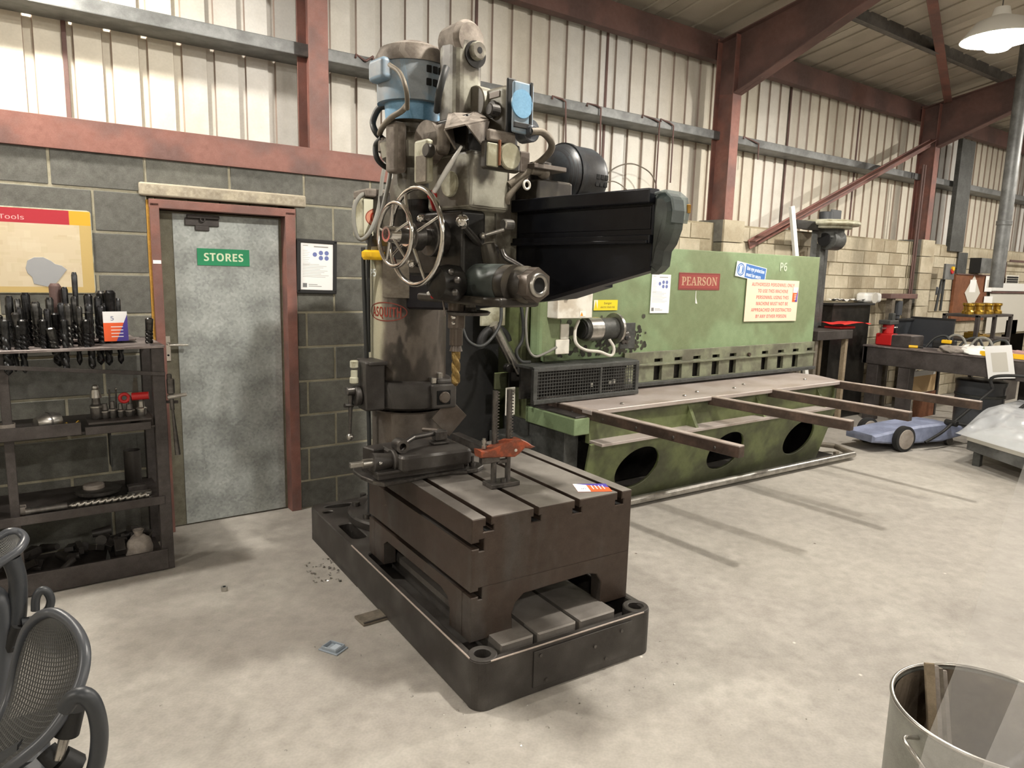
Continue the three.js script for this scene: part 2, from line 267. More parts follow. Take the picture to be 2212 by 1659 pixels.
// profiled sheet cladding, one mesh per metre-wide sheet; side faces of the troughs are browner, trough floors slightly greyer
{
  const prof = [], P = 0.19;
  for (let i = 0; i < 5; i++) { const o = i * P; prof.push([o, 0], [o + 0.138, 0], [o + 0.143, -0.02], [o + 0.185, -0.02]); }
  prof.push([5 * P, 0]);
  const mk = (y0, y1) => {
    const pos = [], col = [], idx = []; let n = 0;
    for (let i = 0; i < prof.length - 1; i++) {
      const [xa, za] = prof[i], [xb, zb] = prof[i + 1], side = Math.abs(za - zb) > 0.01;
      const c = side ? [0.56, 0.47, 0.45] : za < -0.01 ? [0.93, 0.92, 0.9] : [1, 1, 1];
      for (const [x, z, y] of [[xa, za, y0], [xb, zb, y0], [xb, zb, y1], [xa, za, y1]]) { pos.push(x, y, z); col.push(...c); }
      idx.push(n, n + 1, n + 2, n, n + 2, n + 3); n += 4;
    }
    const g = new THREE.BufferGeometry(); g.setAttribute('position', new THREE.Float32BufferAttribute(pos, 3)); g.setAttribute('color', new THREE.Float32BufferAttribute(col, 3)); g.setIndex(idx); g.computeVertexNormals();
    return join(g);
  };
  const g = mk(1.95, 4.02), W = 0.95;
  for (let k = -8; k < 21; k++) {
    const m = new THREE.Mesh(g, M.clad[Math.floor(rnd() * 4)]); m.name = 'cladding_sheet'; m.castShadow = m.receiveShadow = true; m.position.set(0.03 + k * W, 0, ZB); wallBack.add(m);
  }
  obj('outer_skin', box(X1 - X0, 4.2, 0.08, [(X0 + X1) / 2, 2.1, ZB - 0.075]), M.roof, wallBack);
  // brown vertical lap strips
  for (const p of [[0.363,2.678,-0.41], [4.47,3.054,-0.41], [7.233,3.507,-0.41], [8.667,3.342,-0.41], [3.1,3.534,-0.41]]) obj('lap_strip', box(0.024, 1.95, 0.012, [p[0], 2.95, ZB + 0.006], 0.003), M.redDark, wallBack);
}
// other walls: plain sheeted, behind or beside the camera
obj('sheeting', box(0.12, 5.6, ZF - ZB + 1, [X0, 2.8, 7]), M.clad[1], wallLeft);
obj('sheeting', box(0.12, 5.6, ZF - ZB + 1, [X1, 2.8, 7]), M.clad[1], wallRight);
obj('sheeting', box(X1 - X0, 4.4, 0.12, [(X0 + X1) / 2, 2.2, ZF + 0.05]), M.clad[0], wallFront);
// roof sheets, two pitches; the sheets in view are separate
{
  const L = Math.hypot(ZR - ZB + 0.1, SL * (ZR - ZB + 0.1)), ang = Math.atan(SL);
  const mkS = (w) => { const gs = [box(w - 0.006, 0.03, L, [0, 0.015, 0], 0)]; for (const o of [-0.33, 0, 0.33]) if (w < 1.5) gs.push(box(0.03, 0.022, L, [o, -0.006, 0], 0.006)); const q = join(gs); q.rotateX(-ang); return boxUV(q); };
  const g = mkS(1), zc = (ZR + ZB - 0.1) / 2, yc = 4.03 + SL * zc;
  for (let x = 2; x < 16; x++) { const m = new THREE.Mesh(g, M.roof); m.name = 'roof_sheet'; m.castShadow = m.receiveShadow = true; m.position.set(x + 0.5, yc + rr(0, 0.004), zc); ceiling.add(m); }
  for (const [a, b] of [[X0, 2], [16, X1]]) { const m = obj('roof_slab', box(b - a, 0.03, L, [0, 0.015, 0]).rotateX(-ang), M.roof, ceiling); m.position.set((a + b) / 2, yc, zc); }
  const m2 = obj('roof_slab', box(X1 - X0, 0.03, L, [0, 0.015, 0]).rotateX(ang), M.roof, ceiling); m2.position.set((X0 + X1) / 2, yc, 2 * ZR - zc);
}
const rafterTop = (z) => 3.88 + SL * z;
for (const x of [-2.4, 1.685, 5.77, 9.85, 13.9]) {
  const y0 = x > 5 ? 2.16 : 2.1, yt = 3.86, f = 0.126;
  const c = struct('steel_column', [box(f, yt - y0, 0.012, [x, (yt + y0) / 2, -0.006], 0.002), box(f, yt - y0, 0.012, [x, (yt + y0) / 2, -0.214], 0.002), box(0.009, yt - y0, 0.2, [x, (yt + y0) / 2, -0.11])], M.redOx);
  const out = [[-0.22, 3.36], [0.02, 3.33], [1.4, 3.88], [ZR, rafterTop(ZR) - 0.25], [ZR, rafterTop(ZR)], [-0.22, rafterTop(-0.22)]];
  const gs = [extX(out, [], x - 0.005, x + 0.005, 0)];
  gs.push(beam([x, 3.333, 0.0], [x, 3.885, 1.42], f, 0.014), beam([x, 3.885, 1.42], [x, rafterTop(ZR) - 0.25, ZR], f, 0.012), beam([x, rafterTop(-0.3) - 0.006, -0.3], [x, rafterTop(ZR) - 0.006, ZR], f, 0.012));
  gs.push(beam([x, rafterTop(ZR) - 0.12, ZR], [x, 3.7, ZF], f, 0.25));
  struct('roof_beam', gs, M.redDark);  // darker red than the columns: shade on the rafters put into the paint
  c.userData.kind = 'structure';
}
for (const z of [0.62, 1.95, 3.3, 4.6, 5.9]) struct('roof_purlin', [box(X1 - X0, 0.15, 0.006, [(X0 + X1) / 2, rafterTop(z) + 0.075, z]), box(X1 - X0, 0.006, 0.06, [(X0 + X1) / 2, rafterTop(z) + 0.003, z + 0.03])], M.purlin);
struct('eaves_beam', [box(X1 - X0, 0.22, 0.012, [(X0 + X1) / 2, 3.79, -0.25], 0.002), box(X1 - X0, 0.012, 0.1, [(X0 + X1) / 2, 3.69, -0.3], 0.002), box(X1 - X0, 0.012, 0.1, [(X0 + X1) / 2, 3.89, -0.3], 0.002)], M.redDark);
struct('wall_rail', [box(X1 - X0, 0.07, 0.006, [(X0 + X1) / 2, 2.975, -0.172], 0.002), box(X1 - X0, 0.006, 0.25, [(X0 + X1) / 2, 2.94, -0.295], 0.002), box(X1 - X0, 0.012, 0.02, [(X0 + X1) / 2, 3.008, -0.18], 0.003)], M.girt);
struct('red_beam', [box(2.16 - X0, 0.155, 0.02, [(2.16 + X0) / 2, 2.265, 0.01], 0.004), box(2.16 - X0, 0.014, 0.1, [(2.16 + X0) / 2, 2.34, -0.03], 0.003), box(2.16 - X0, 0.014, 0.1, [(2.16 + X0) / 2, 2.19, -0.03], 0.003)], M.redOx);
struct('wall_brace', [beam([6.2, 1.95, -0.06], [9.78, 3.39, -0.06], 0.012, 0.1), beam([6.2, 1.98, -0.02], [9.78, 3.42, -0.02], 0.08, 0.012)], M.redOx);
struct('roof_brace', [beam([9.78, 3.9, 0.05], [5.85, 4.23, 1.5], 0.012, 0.1), beam([9.78, 3.86, 0.09], [5.85, 4.19, 1.54], 0.09, 0.012)], M.redOx);
// door
{
  const d = structG('door_1'); const t = 0.06;
  const fr = obj('door_frame', [box(0.05, 1.945, 0.13, [0.71, 0.972, -0.045], 0.004), box(0.065, 1.945, 0.13, [1.478, 0.972, -0.045], 0.004), box(0.83, 0.05, 0.13, [1.098, 1.94, -0.045], 0.004)], M.redOx, d);
  obj('foam_filler', box(0.02, 1.96, 0.02, [0.68, 0.98, -0.005], 0.006), M.foam, fr);
  obj('door_leaf', box(0.72, 1.905, 0.045, [1.088, 0.958, -0.09], 0.003), M.pierDark, d);
  const gv = obj('zinc_sheet', box(0.615, 1.89, 0.004, [1.122, 0.955, -0.066], 0.001), M.galv, d);
  const h = obj('door_handle', [box(0.032, 0.15, 0.008, [0.757, 1.11, -0.064], 0.003), rod([0.757, 1.135, -0.06], [0.757, 1.135, -0.02], 0.008), rod([0.757, 1.135, -0.022], [0.86, 1.132, -0.022], 0.009)], M.chrome, d);
  obj('keyhole', cyl(0.006, 0.006, 0.004, [0.757, 1.07, -0.059], 'z', 10), M.hole, h);
  obj('door_bracket', [box(0.18, 0.02, 0.03, [0.98, 1.885, -0.05], 0.004), box(0.19, 0.045, 0.012, [0.975, 1.855, -0.058], 0.004), box(0.08, 0.03, 0.012, [0.975, 1.82, -0.058], 0.004), tor(0.012, 0.004, [0.975, 1.87, -0.04], 'z')], M.benchPaint, d);
  obj('frame_chip', box(0.042, 0.02, 0.002, [0.71, 1.615, 0.0205], 0.0008), M.paper, fr);
  struct('door_lintel', box(0.945, 0.074, 0.05, [1.11, 2.016, -0.004], 0.012), M.lintel);
}
// ---------- lamps ----------
const LAMP_LABELS = ['round ceiling lamp near the wall above the tool rack, outside the picture', 'round ceiling lamp above the front of the drill table, outside the picture', 'round glowing ceiling lamp high in the upper right corner under the roof', 'added fill lamp, unseen, above the far end of the workbench', 'added fill lamp, unseen, left of the tool rack', 'added fill lamp, unseen, farthest to the right'];
const ORD = ['first', 'second', 'third', 'fourth', 'fifth', 'sixth', 'seventh', 'eighth', 'ninth', 'tenth', 'eleventh', 'twelfth', 'thirteenth', 'fourteenth', 'fifteenth', 'sixteenth'];
LAMPS.forEach(([x, y, z, k], i) => {
  const t = thing('ceiling_lamp', LAMP_LABELS[i] || `added fill lamp, unseen, behind the camera, ${ORD[i - 6]} of the lamps over the open floor`, 'lamp', [x, y, z]);
  const roofY = z > ZR ? 4.03 + SL * (2 * ZR - z) : 4.03 + SL * z;
  obj('shade', lathe([[0, 0.12], [0.05, 0.12], [0.065, 0.06], [0.16, 0.02], [0.25, -0.1], [0.244, -0.1], [0.155, 0.01], [0.06, 0.045], [0, 0.05]]), M.offWhite, t);
  obj('suspension_wire', rod([0, 0.12, 0], [0, roofY - y - 0.01, 0], 0.004), M.steelDark, t);
  obj('diffuser', lathe([[0, -0.19], [0.07, -0.175], [0.12, -0.13], [0.14, -0.06], [0.13, 0.0], [0, 0.008]]), new THREE.MeshStandardMaterial({ color: 0xffffff, emissive: 0xfff6e8, emissiveIntensity: 9 }), t);
  const l = new THREE.PointLight(LAMP_COLOR, LAMP_LEVEL * k, 0, 2); l.position.set(x, y - 0.075, z); l.castShadow = true; l.shadow.radius = 3.5; scene.add(l);
});

// ---------- radial drilling machine ----------
const MT = -2.745 * D;                       // the machine stands very slightly turned to the wall
const MP = [1.821, 0, 0.947];                // foot of its column
const AH = 7.87 * D;                         // swing of the arm
function mThing(name, label, cat, group) { return thing(name, label, cat, MP, MT, group); }
const drill = mThing('radial_drill', 'large grey radial drilling machine with oily black arm, round column and long cast base', 'drilling machine');
{ // base casting: rim, corner bosses, rear deck, slotted platform
  const gs = [];
  const fo = rrect(-0.45, -0.42, 0.43, 1.6, 0.055, 6);
  const deckHoles = () => [oval(-0.39, -0.25, 0.03, 0.022), oval(-0.285, -0.33, 0.1, 0.035, 20, 0.1), rrect(-0.412, -0.02, -0.33, 0.23, 0.03).reverse()];
  gs.push(extY(fo, [rrect(-0.418, 0.44, 0.398, 1.57, 0.03, 4).reverse(), ...deckHoles()], 0.0, 0.197, 0.005));
  gs.push(box(0.5, 0.04, 0.75, [-0.2, 0.02, 0.0]));
  gs.push(box(0.82, 0.12, 1.15, [-0.01, 0.062, 1.0]));
  for (const [x, z] of [[-0.393, 1.543], [0.373, 1.543]]) gs.push(lathe([[0.032, 0.0], [0.032, 0.199], [0.035, 0.202], [0.052, 0.202], [0.056, 0.198], [0.0565, 0]], [x, 0, z], 'y', 32));
  gs.push(lathe([[0, 0.2], [0.34, 0.2], [0.34, 0.235], [0.33, 0.245], [0.25, 0.25], [0.225, 0.29], [0.2, 0.3]], [0, 0, 0], 'y', 48));
  const base = obj('base', gs, M.castDark, drill);
  for (const [a, b] of [[-0.31, -0.158], [-0.138, 0.052], [0.072, 0.26]]) obj('platform_strip', ext(shapeOf([[a, 0.1], [b, 0.1], [b, 0.2], [a, 0.2]]), 1.04, 0.006).translate(0, 0.008, 0.5), M.tableTop, base);
  obj('worn_edge', [rod([-0.4475, 0.1955, 0.3], [-0.4475, 0.1955, 1.545], 0.004), rod([-0.39, 0.1955, 1.5975], [0.37, 0.1955, 1.5975], 0.0035)], M.armTop, base);
  obj('platform_bed', box(0.57, 0.1, 1.0, [-0.025, 0.13, 1.01]), M.oily, base);
  obj('name_strip', box(0.5, 0.15, 0.006, [0.05, 0.105, 1.603], 0.002), M.castDark, base);
  for (const [x, y] of [[-0.17, 0.16], [-0.14, 0.05], [0.1, 0.12], [0.16, 0.05], [0.24, 0.15]]) obj('screw', cyl(0.007, 0.007, 0.006, [x, y, 1.608], 'z', 10), M.steelDark, base);
  for (let i = 0; i < 8; i++) { const a = i / 8 * 6.283 + 0.3; obj('bolt', [hexBolt(0.022, 0.025, [0.295 * Math.sin(a), 0.258, 0.295 * Math.cos(a)])], M.steelDark, base); }
  obj('bolt', [hexBolt(0.02, 0.04, [-0.13, 0.215, -0.37])], M.steelDark, base);
}
const column = obj('column', [lathe([[0.198, 0.24], [0.198, 0.83], [0.205, 0.84]], [0, 0, 0], 'y', 48)], M.columnMetal, drill);
{
  T.sleeve = tex(512, 1, (u, v) => { // cream paint on the left flank, worn through to bare greasy metal towards the spindle side
    const n = fbm(u, v, 6, 5, 91), n2 = fbm(u, v, 20, 3, 92), e = sm(0.785, 0.825, u + (n - 0.5) * 0.09 + v * -0.02) ;
    let c = mix([188, 184, 160], [140, 132, 108], sm(0.5, 0.75, n));
    let d = mix([104, 96, 88], [58, 52, 46], sm(0.4, 0.62, n * 0.6 + n2 * 0.4)); d = mix(d, [36, 32, 28], sm(0.08, 0.0, Math.abs(u - 0.9)) * sm(0.45, 0.6, n2) * 0.8);
    c = mix(c, d, u < 0.62 ? sm(0.02, 0.1, u) * 0 + sm(0.66, 0.62, u) : e); const g = (hash(Math.floor(u * 512), Math.floor(v * 512), 4) - 0.5) * 10; return [c[0] + g, c[1] + g, c[2] + g];
  });
  T.sleeve.repeat.set(1, 1);
  const sleeve = obj('sleeve', new THREE.LatheGeometry([[0.205, 0.86], [0.214, 0.88], [0.214, 1.72], [0.2, 1.74]].map(p => new THREE.Vector2(...p)), 64), mapped(T.sleeve, 0.4, 0.15), column, true);
  obj('swivel_cap', [lathe([[0.19, 1.7], [0.235, 1.76], [0.235, 1.98], [0.2, 2.0], [0, 2.01]], [0, 0, 0], 'y', 40)], M.paintDirty, column);
  const plate = obj('logo_cowl', bb([-0.285, 1.77, -0.1, -0.1, 1.975, 0.06], 0.02), M.cream, column);
  sheetOn(plate, 'maker_plate', 0.17, 0.185, [-0.193, 1.873, 0.062], [0, 0, 0], (x, w, h) => { x.fillStyle = '#c9c8b2'; x.fillRect(0, 0, w, h); x.strokeStyle = '#8a3a26'; x.lineWidth = w * 0.03; x.beginPath(); x.ellipse(w * 0.46, h * 0.5, w * 0.4, h * 0.25, 0, 0, 7); x.fillStyle = '#c98a70'; x.fill(); x.stroke(); x.fillStyle = '#b8402a'; x.font = 'bold ' + Math.round(h * 0.36) + 'px sans-serif'; x.textAlign = 'center'; x.fillText('OD', w * 0.46, h * 0.62, w * 0.6); });
  obj('cowl_lid', bb([-0.27, 1.975, -0.12, -0.06, 2.02, 0.08], 0.012), M.dusty, column);
  obj('yellow_cup', lathe([[0, 1.655], [0.05, 1.655], [0.06, 1.67], [0.06, 1.695], [0.045, 1.705], [0, 1.705]], [-0.235, 0, 0.08], 'y', 24), M.yellow, column);
  // oval maker's mark and chalk number wrapped on the sleeve
  const wrap = (w, h, phi, y, draw) => { const g = new THREE.CylinderGeometry(0.2155, 0.2155, h, 24, 1, true, phi - w / 0.43, w / 0.2155); const t = decal(w, h, draw, 1600); const m = obj('painted_mark', g.translate(0, y, 0), new THREE.MeshStandardMaterial({ map: t, transparent: true, alphaTest: 0.4, roughness: 0.5 }), sleeve, true); return m; };
  wrap(0.26, 0.11, -58 * D, 1.385, (x, w, h) => { x.clearRect(0, 0, w, h); x.strokeStyle = '#7d3326'; x.lineWidth = h * 0.05; x.beginPath(); x.ellipse(w / 2, h / 2, w * 0.47, h * 0.44, 0, 0, 7); x.stroke(); x.fillStyle = '#8a3426'; x.font = 'bold ' + Math.round(h * 0.66) + 'px sans-serif'; x.textAlign = 'center'; x.save(); x.translate(w / 2, h * 0.74); x.scale(0.62, 1); x.fillText('ASQUITH', 0, 0); x.restore(); });
  wrap(0.07, 0.07, -84 * D, 1.59, (x, w, h) => { x.clearRect(0, 0, w, h); x.fillStyle = '#e9eeea'; x.font = 'bold ' + Math.round(h * 0.8) + 'px sans-serif'; x.textAlign = 'center'; x.fillText('P5', w / 2, h * 0.8); });
  obj('guard_plate', box(0.15, 0.2, 0.006, [0, 0, 0], 0.002).rotateY(-42 * D).translate(-0.142, 1.56, 0.168), M.conduit, column);
  // clamp ring with gearbox and crank
  const ring = obj('clamp_ring', [lathe([[0.2, 0.85], [0.246, 0.87], [0.25, 0.89], [0.25, 0.995], [0.242, 1.01], [0.2, 1.02]], [0, 0, 0], 'y', 48), bb([0.02, 0.865, 0.12, 0.17, 1.0, 0.275], 0.012), bb([0.06, 0.995, 0.14, 0.15, 1.025, 0.26], 0.012), extX([[0.05, 0.8], [0.26, 0.87], [0.05, 0.87]], [], 0.0, 0.05, 0.004)], M.castDark, column);
  obj('clamp_window', [box(0.082, 0.078, 0.008, [0.088, 0.928, 0.276], 0.003)], M.hole, ring); obj('clamp_nut', ccyl(0.032, 0.03, [0.09, 0.93, 0.278], 'z', 20), M.columnMetal, ring);
  obj('clamp_bolt', ccyl(0.018, 0.05, [0.1, 1.03, 0.2], 'y', 8), M.steel, ring); obj('clamp_lug', bb([0.03, 1.0, 0.2, 0.06, 1.035, 0.25], 0.006), M.steel, ring);
  const gb = obj('clamp_gearbox', [bb([-0.318,0.863,0.052,-0.205,1.126,0.17], 0.012), ccyl(0.04, 0.09, [-0.31, 0.95, 0.1], 'x', 20), ccyl(0.055, 0.03, [-0.34, 0.94, 0.1], 'x', 24), box(0.1, 0.02, 0.2, [-0.25, 1.118, 0.09], 0.006)], M.castDark, column);
  obj('oil_cup', [ccyl(0.022, 0.04, [-0.352, 1.11, 0.1], 'y', 16), ccyl(0.018, 0.05, [-0.352, 1.055, 0.1], 'y', 14), ccyl(0.024, 0.035, [-0.352, 1.025, 0.1], 'y', 14)], M.cream, gb);
  const ck = obj('crank_handle', [ccyl(0.024, 0.05, [-0.372, 0.968, 0.1], 'x', 18), rod([-0.372, 0.968, 0.1], [-0.378, 0.735, 0.1], 0.014, 0.007), rod([-0.36, 0.89, 0.1], [-0.41, 0.895, 0.11], 0.011)], M.steelDark, column);
  obj('crank_ball', sph(0.02, [-0.378, 0.72, 0.1]), M.steel, ck);
  obj('hanging_plate', xf(box(0.155, 0.155, 0.006, [0, 0, 0], 0.002), 0, 0, 45 * D, [0.142, 0.808, 0.24]), M.columnMetal, column);
  obj('column_conduit', [tube([[-0.24, 0.2, 0.02], [-0.24, 0.7, 0.02], [-0.25, 1.3, 0.0], [-0.26, 1.72, 0.0]], 0.012, 30)], M.cable, column);
  // hose loop left of the column and feed cable up to the head
  obj('hose_loop', [tube([[-0.16,2.203,0.1], [-0.191,2.073,0.1], [-0.212,1.92,0.1], [-0.266,1.799,0.12], [-0.314,1.755,0.1], [-0.336,1.82,0.08], [-0.327,1.926,0.06], [-0.28,1.988,0.05], [-0.231,1.985,0.02]], 0.011, 60)], M.cableGrey, column);
  obj('hose', [tube([[-0.258,1.788,0.1], [-0.254,1.658,0.06], [-0.239,1.463,0.02], [-0.231,1.16,0]], 0.011, 30)], M.cable, column);
}
function sheetOn(parent, name, w, h, p, rot, draw) { const g = new THREE.BoxGeometry(w, h, 0.002), uv = g.attributes.uv; for (let i = 0; i < uv.count; i++) if (Math.floor(i / 4) !== 4) uv.setXY(i, 0.01, 0.01); const m = new THREE.Mesh(g, mapped(decal(w, h, draw), 0.55)); m.name = name; m.position.set(...p); m.rotation.set(...rot); m.castShadow = m.receiveShadow = true; parent.add(m); return m; }
// arm (its own axes: z outward along the arm, x to the right of it)
const arm = obj('arm', [extX([[0.12, 1.9], [1.786, 1.9], [1.786, 1.632], [1.25, 1.497], [0.6, 1.42], [0.12, 1.4]], [], -0.12, -0.05, 0.012), extX([[0.12, 1.89], [1.45, 1.89], [1.45, 1.56], [1.25, 1.505], [0.6, 1.43], [0.12, 1.41]], [], -0.06, 0.07, 0.012),
  box(0.06, 0.05, 1.5, [-0.132, 1.884, 1.04], 0.006), box(0.045, 0.03, 1.02, [-0.128, 1.737, 1.28], 0.004), box(0.02, 0.012, 1.0, [-0.15, 1.727, 1.285], 0.003)], M.armPaint, drill);
arm.rotation.y = AH;
{
  obj('arm_panel', box(0.006, 0.08, 0.9, [-0.1205, 1.812, 1.32], 0.002), M.armPaint, arm);
  const capO = [[1.785, 1.885], [1.815, 1.895], [1.845, 1.89], [1.87, 1.868], [1.878, 1.83], [1.873, 1.77], [1.855, 1.72], [1.835, 1.695], [1.83, 1.645], [1.81, 1.625], [1.785, 1.615]];
  const cap = obj('arm_end_casting', [extX(capO, [], -0.145, -0.055, 0.022)], M.armCast, arm);
  obj('end_shell', extX([[1.8, 1.894], [1.845, 1.9], [1.878, 1.876], [1.888, 1.83], [1.882, 1.79], [1.876, 1.79], [1.879, 1.83], [1.869, 1.869], [1.843, 1.891], [1.8, 1.886]], [], -0.15, -0.06, 0.003), new THREE.MeshPhysicalMaterial({ color: 0xc4cccc, roughness: 0.1, transmission: 0.8, thickness: 0, ior: 1.4 }), cap);  // thin clear shell over the outer edge of the end casting
  obj('end_tag', box(0.018, 0.03, 0.008, [-0.066, 1.84, 1.886], 0.003), M.foam, cap);
  const mm = obj('main_motor', [lathe([[0, -0.15], [0.06, -0.15], [0.1, -0.13], [0.13, -0.1], [0.135, -0.08], [0.135, 0.06], [0.125, 0.09], [0.1, 0.11], [0, 0.11]], [0.21,2.039,1.055], 'x', 36), lathe([[0.133, -0.085], [0.141, -0.085], [0.141, -0.065], [0.133, -0.065]], [0.21,2.039,1.055], 'x', 36), tor(0.016, 0.005, [0.2,2.154,1.006], 'x')], M.motorDark, arm);
  obj('motor_bracket', bb([0.08, 1.88, 0.85, 0.34, 1.93, 1.2], 0.01), M.oily, arm);
  for (let i = 0; i < 3; i++) for (let j = 0; j < 2; j++) { const c = [0.21,2.039,1.055]; obj('vent_hole', box(0.02, 0.022, 0.012, [0.225 + i * 0.027, c[1] - 0.005 - 0.03 * j, c[2] + 0.131 - 0.004 * j], 0.002), M.hole, mm); }
}
// drill head
const head = obj('drill_head', [
  bb([-0.25, 1.47, 0.8, -0.118, 1.99, 1.06], 0.012),
  bb([-0.46,1.844,0.87,-0.249,2.07,1.157], 0.02),
  bb([-0.42,1.584,0.841,-0.268,1.871,1.104], 0.02),
  bb([-0.4,1.47,0.901,-0.253,1.629,1.046], 0.02),
], M.paintGrey, drill);
head.rotation.y = AH;
{
  obj('greasy_flank', [bb([-0.47,1.584,0.739,-0.353,1.845,1.135], 0.015)], M.oily, head);
  obj('sight_disc', [ccyl(0.05, 0.02, [-0.465,1.946,1.041], 'x', 28)], M.cream, head);
  obj('cover_oval', [xf(ccyl(0.032, 0.012, [0, 0, 0], 'z', 24), 0, 0, 0, [-0.308,1.94,1.02])], M.cream, head);
  obj('cover_block', [box(0.04, 0.06, 0.02, [-0.232,1.938,1.02], 0.006)], M.cream, head);
  // spindle guard tube above the head
  const tb = obj('spindle_guard', [extY(rrect(-0.07, -0.075, 0.07, 0.075, 0.05, 5), [], 2.14, 2.5, 0.01)], M.paintGrey, head);
  { const c = [-0.377,2.24,1]; tb.geometry.translate(c[0], 0, c[2] - 0.02); obj('guard_top', [lathe([[0, -0.075], [0.05, -0.075], [0.072, -0.055], [0.075, 0.05], [0.06, 0.07], [0, 0.075]], [c[0], 2.5, c[2] - 0.02], 'z', 30)], M.dusty, tb); obj('guard_boss', [lathe([[0.012, 0.015], [0.03, 0.015], [0.034, 0.008], [0.034, -0.03], [0, -0.03]], [c[0] + 0.015, 2.455, c[2] + 0.07], 'z', 24)], M.paintGrey, tb); obj('boss_hole', cyl(0.012, 0.012, 0.004, [c[0] + 0.015, 2.455, c[2] + 0.084], 'z', 14), M.hole, tb); obj('boss_recess', cyl(0.05, 0.05, 0.01, [c[0] + 0.015, 2.445, c[2] + 0.055], 'z', 24), M.oily, tb); }
  // blue vertical motor
  { const c = [-0.431,2.44,0.72], X = c[0], Z = 0.72;
    const m = obj('blue_motor', [lathe([[0, 2.29], [0.15, 2.29], [0.152, 2.44], [0.145, 2.47], [0, 2.47]], [X, 0, Z], 'y', 40)], M.bluePaint, head);
    obj('motor_cowl', lathe([[0.158, 2.44], [0.158, 2.47], [0.14, 2.505], [0.07, 2.535], [0, 2.54]], [X, 0, Z], 'y', 40), M.dusty, m);
    obj('motor_base', lathe([[0.0, 2.22], [0.115, 2.22], [0.12, 2.29], [0, 2.29]], [X, 0, Z], 'y', 32), M.blueBright, m);
    for (let j = 0; j < 2; j++) for (let i = 0; i < 5; i++) { const a = (-8 + i * 11) * D; obj('vent_hole', box(0.022, 0.028, 0.012, [0, 0, 0], 0.003).rotateY(a).translate(X + 0.15 * Math.sin(a), 2.41 - j * 0.05, Z + 0.15 * Math.cos(a)), M.hole, m); }
    obj('terminal_box', bb([X - 0.185, 2.36, Z - 0.06, X - 0.1, 2.45, Z + 0.06], 0.02), M.bluePaint, m);
    obj('motor_pedestal', [lathe([[0, 1.86], [0.09, 1.86], [0.1, 1.95], [0.085, 2.0], [0.085, 2.03], [0.13, 2.07], [0.14, 2.13], [0.1, 2.17], [0.1, 2.21], [0.13, 2.215], [0, 2.22]], [X, 0, Z], 'y', 36)], M.paintGrey, head);
    obj('pedestal_collar', lathe([[0, 1.72], [0.1, 1.72], [0.11, 1.9], [0, 1.95]], [X + 0.02, 0, Z], 'y', 28), M.oily, head);
    obj('pedestal_rib', [bb([X - 0.15, 2.0, Z + 0.02, X - 0.09, 2.2, Z + 0.1], 0.015)], M.dusty, head); }
  // feed motor with square end and knob cover
  const fm = obj('feed_gearbox', [bb([-0.36,2.12,1.051,-0.311,2.307,1.242], 0.03)], M.paintGrey, head);
  obj('feed_dome', [ccyl(0.07, 0.06, [-0.35,2.255,1.07], 'x', 28)], M.paintGrey, fm);
  obj('knob', [ccyl(0.022, 0.045, [-0.4,2.207,1.223], 'x', 20), ccyl(0.032, 0.012, [-0.37,2.222,1.18], 'x', 20)], M.castDark, fm);
  obj('nameplate', box(0.004, 0.022, 0.06, [-0.362,2.275,1.182], 0.001), M.columnMetal, fm);
  obj('motor_flange', bb([-0.396,2.113,1.288,-0.352,2.312,1.3], 0.006), M.black, fm);
  const sq = obj('square_motor', bb([-0.399,2.114,1.323,-0.301,2.295,1.34], 0.014), M.bluePaint, fm);
  obj('motor_face', [cyl(0.05, 0.05, 0.006, [-0.362,2.217,1.342], 'z', 28)], M.blueBright, sq);
  obj('motor_corner', [box(0.012, 0.15, 0.01, [-0.317,2.224,1.34], 0.003), box(0.09, 0.02, 0.01, [-0.353,2.142,1.34], 0.003)], M.black, sq);
  obj('cable_gland', [ccyl(0.042, 0.06, [-0.298,2.135,1.3], 'z', 20), ccyl(0.02, 0.05, [-0.318,2.128,1.34], 'z', 16)], M.plasticGrey, sq);
  // hoods, boxes and doors
  const hood = obj('lamp_hood', [box(0.01, 0.01, 0.01)], M.dusty, head);
  function quadPlate(a, b, c, d, t = 0.006) { const A = V3(a), B = V3(b), C = V3(c), Dd = V3(d); const n = B.clone().sub(A).cross(Dd.clone().sub(A)).normalize().multiplyScalar(t); const P = [A, B, C, Dd], Q = P.map(p => p.clone().add(n)); const g = new THREE.BufferGeometry(); const v = []; const tri = (p, q, r) => v.push(...p.toArray(), ...q.toArray(), ...r.toArray()); const qd = (p, q, r, s) => { tri(p, q, r); tri(p, r, s); }; qd(Q[0], Q[1], Q[2], Q[3]); qd(P[3], P[2], P[1], P[0]); for (let i = 0; i < 4; i++) { const j = (i + 1) % 4; qd(P[i], P[j], Q[j], Q[i]); } g.setAttribute('position', new THREE.Float32BufferAttribute(v, 3)); g.computeVertexNormals(); return g; }
  const P1 = [-0.58,2.117,1.169], P2 = [-0.58,2.116,1.295], P3 = [-0.42,2.165,1.219], P4 = [-0.34,2.243,1.043], P5 = [-0.4,2.252,0.947], P6 = [-0.46,2.068,1.234];
  hood.geometry = join([quadPlate(P1, P2, P4, P5), quadPlate(P2, P3, P4, P4), quadPlate(P2, P6, P3, P3), quadPlate(P1, P5, [P5[0], P5[1] - 0.1, P5[2]], [P1[0] + 0.05, P1[1] - 0.06, P1[2]])]);
  obj('hood_inside', [bb([-0.46, 2.06, 0.86, -0.2, 2.2, 1.14], 0.01)], M.oily, head);
  obj('head_shoulder', [bb([-0.5,2.061,0.871,-0.376,2.178,1.033], 0.03)], M.dusty, head);
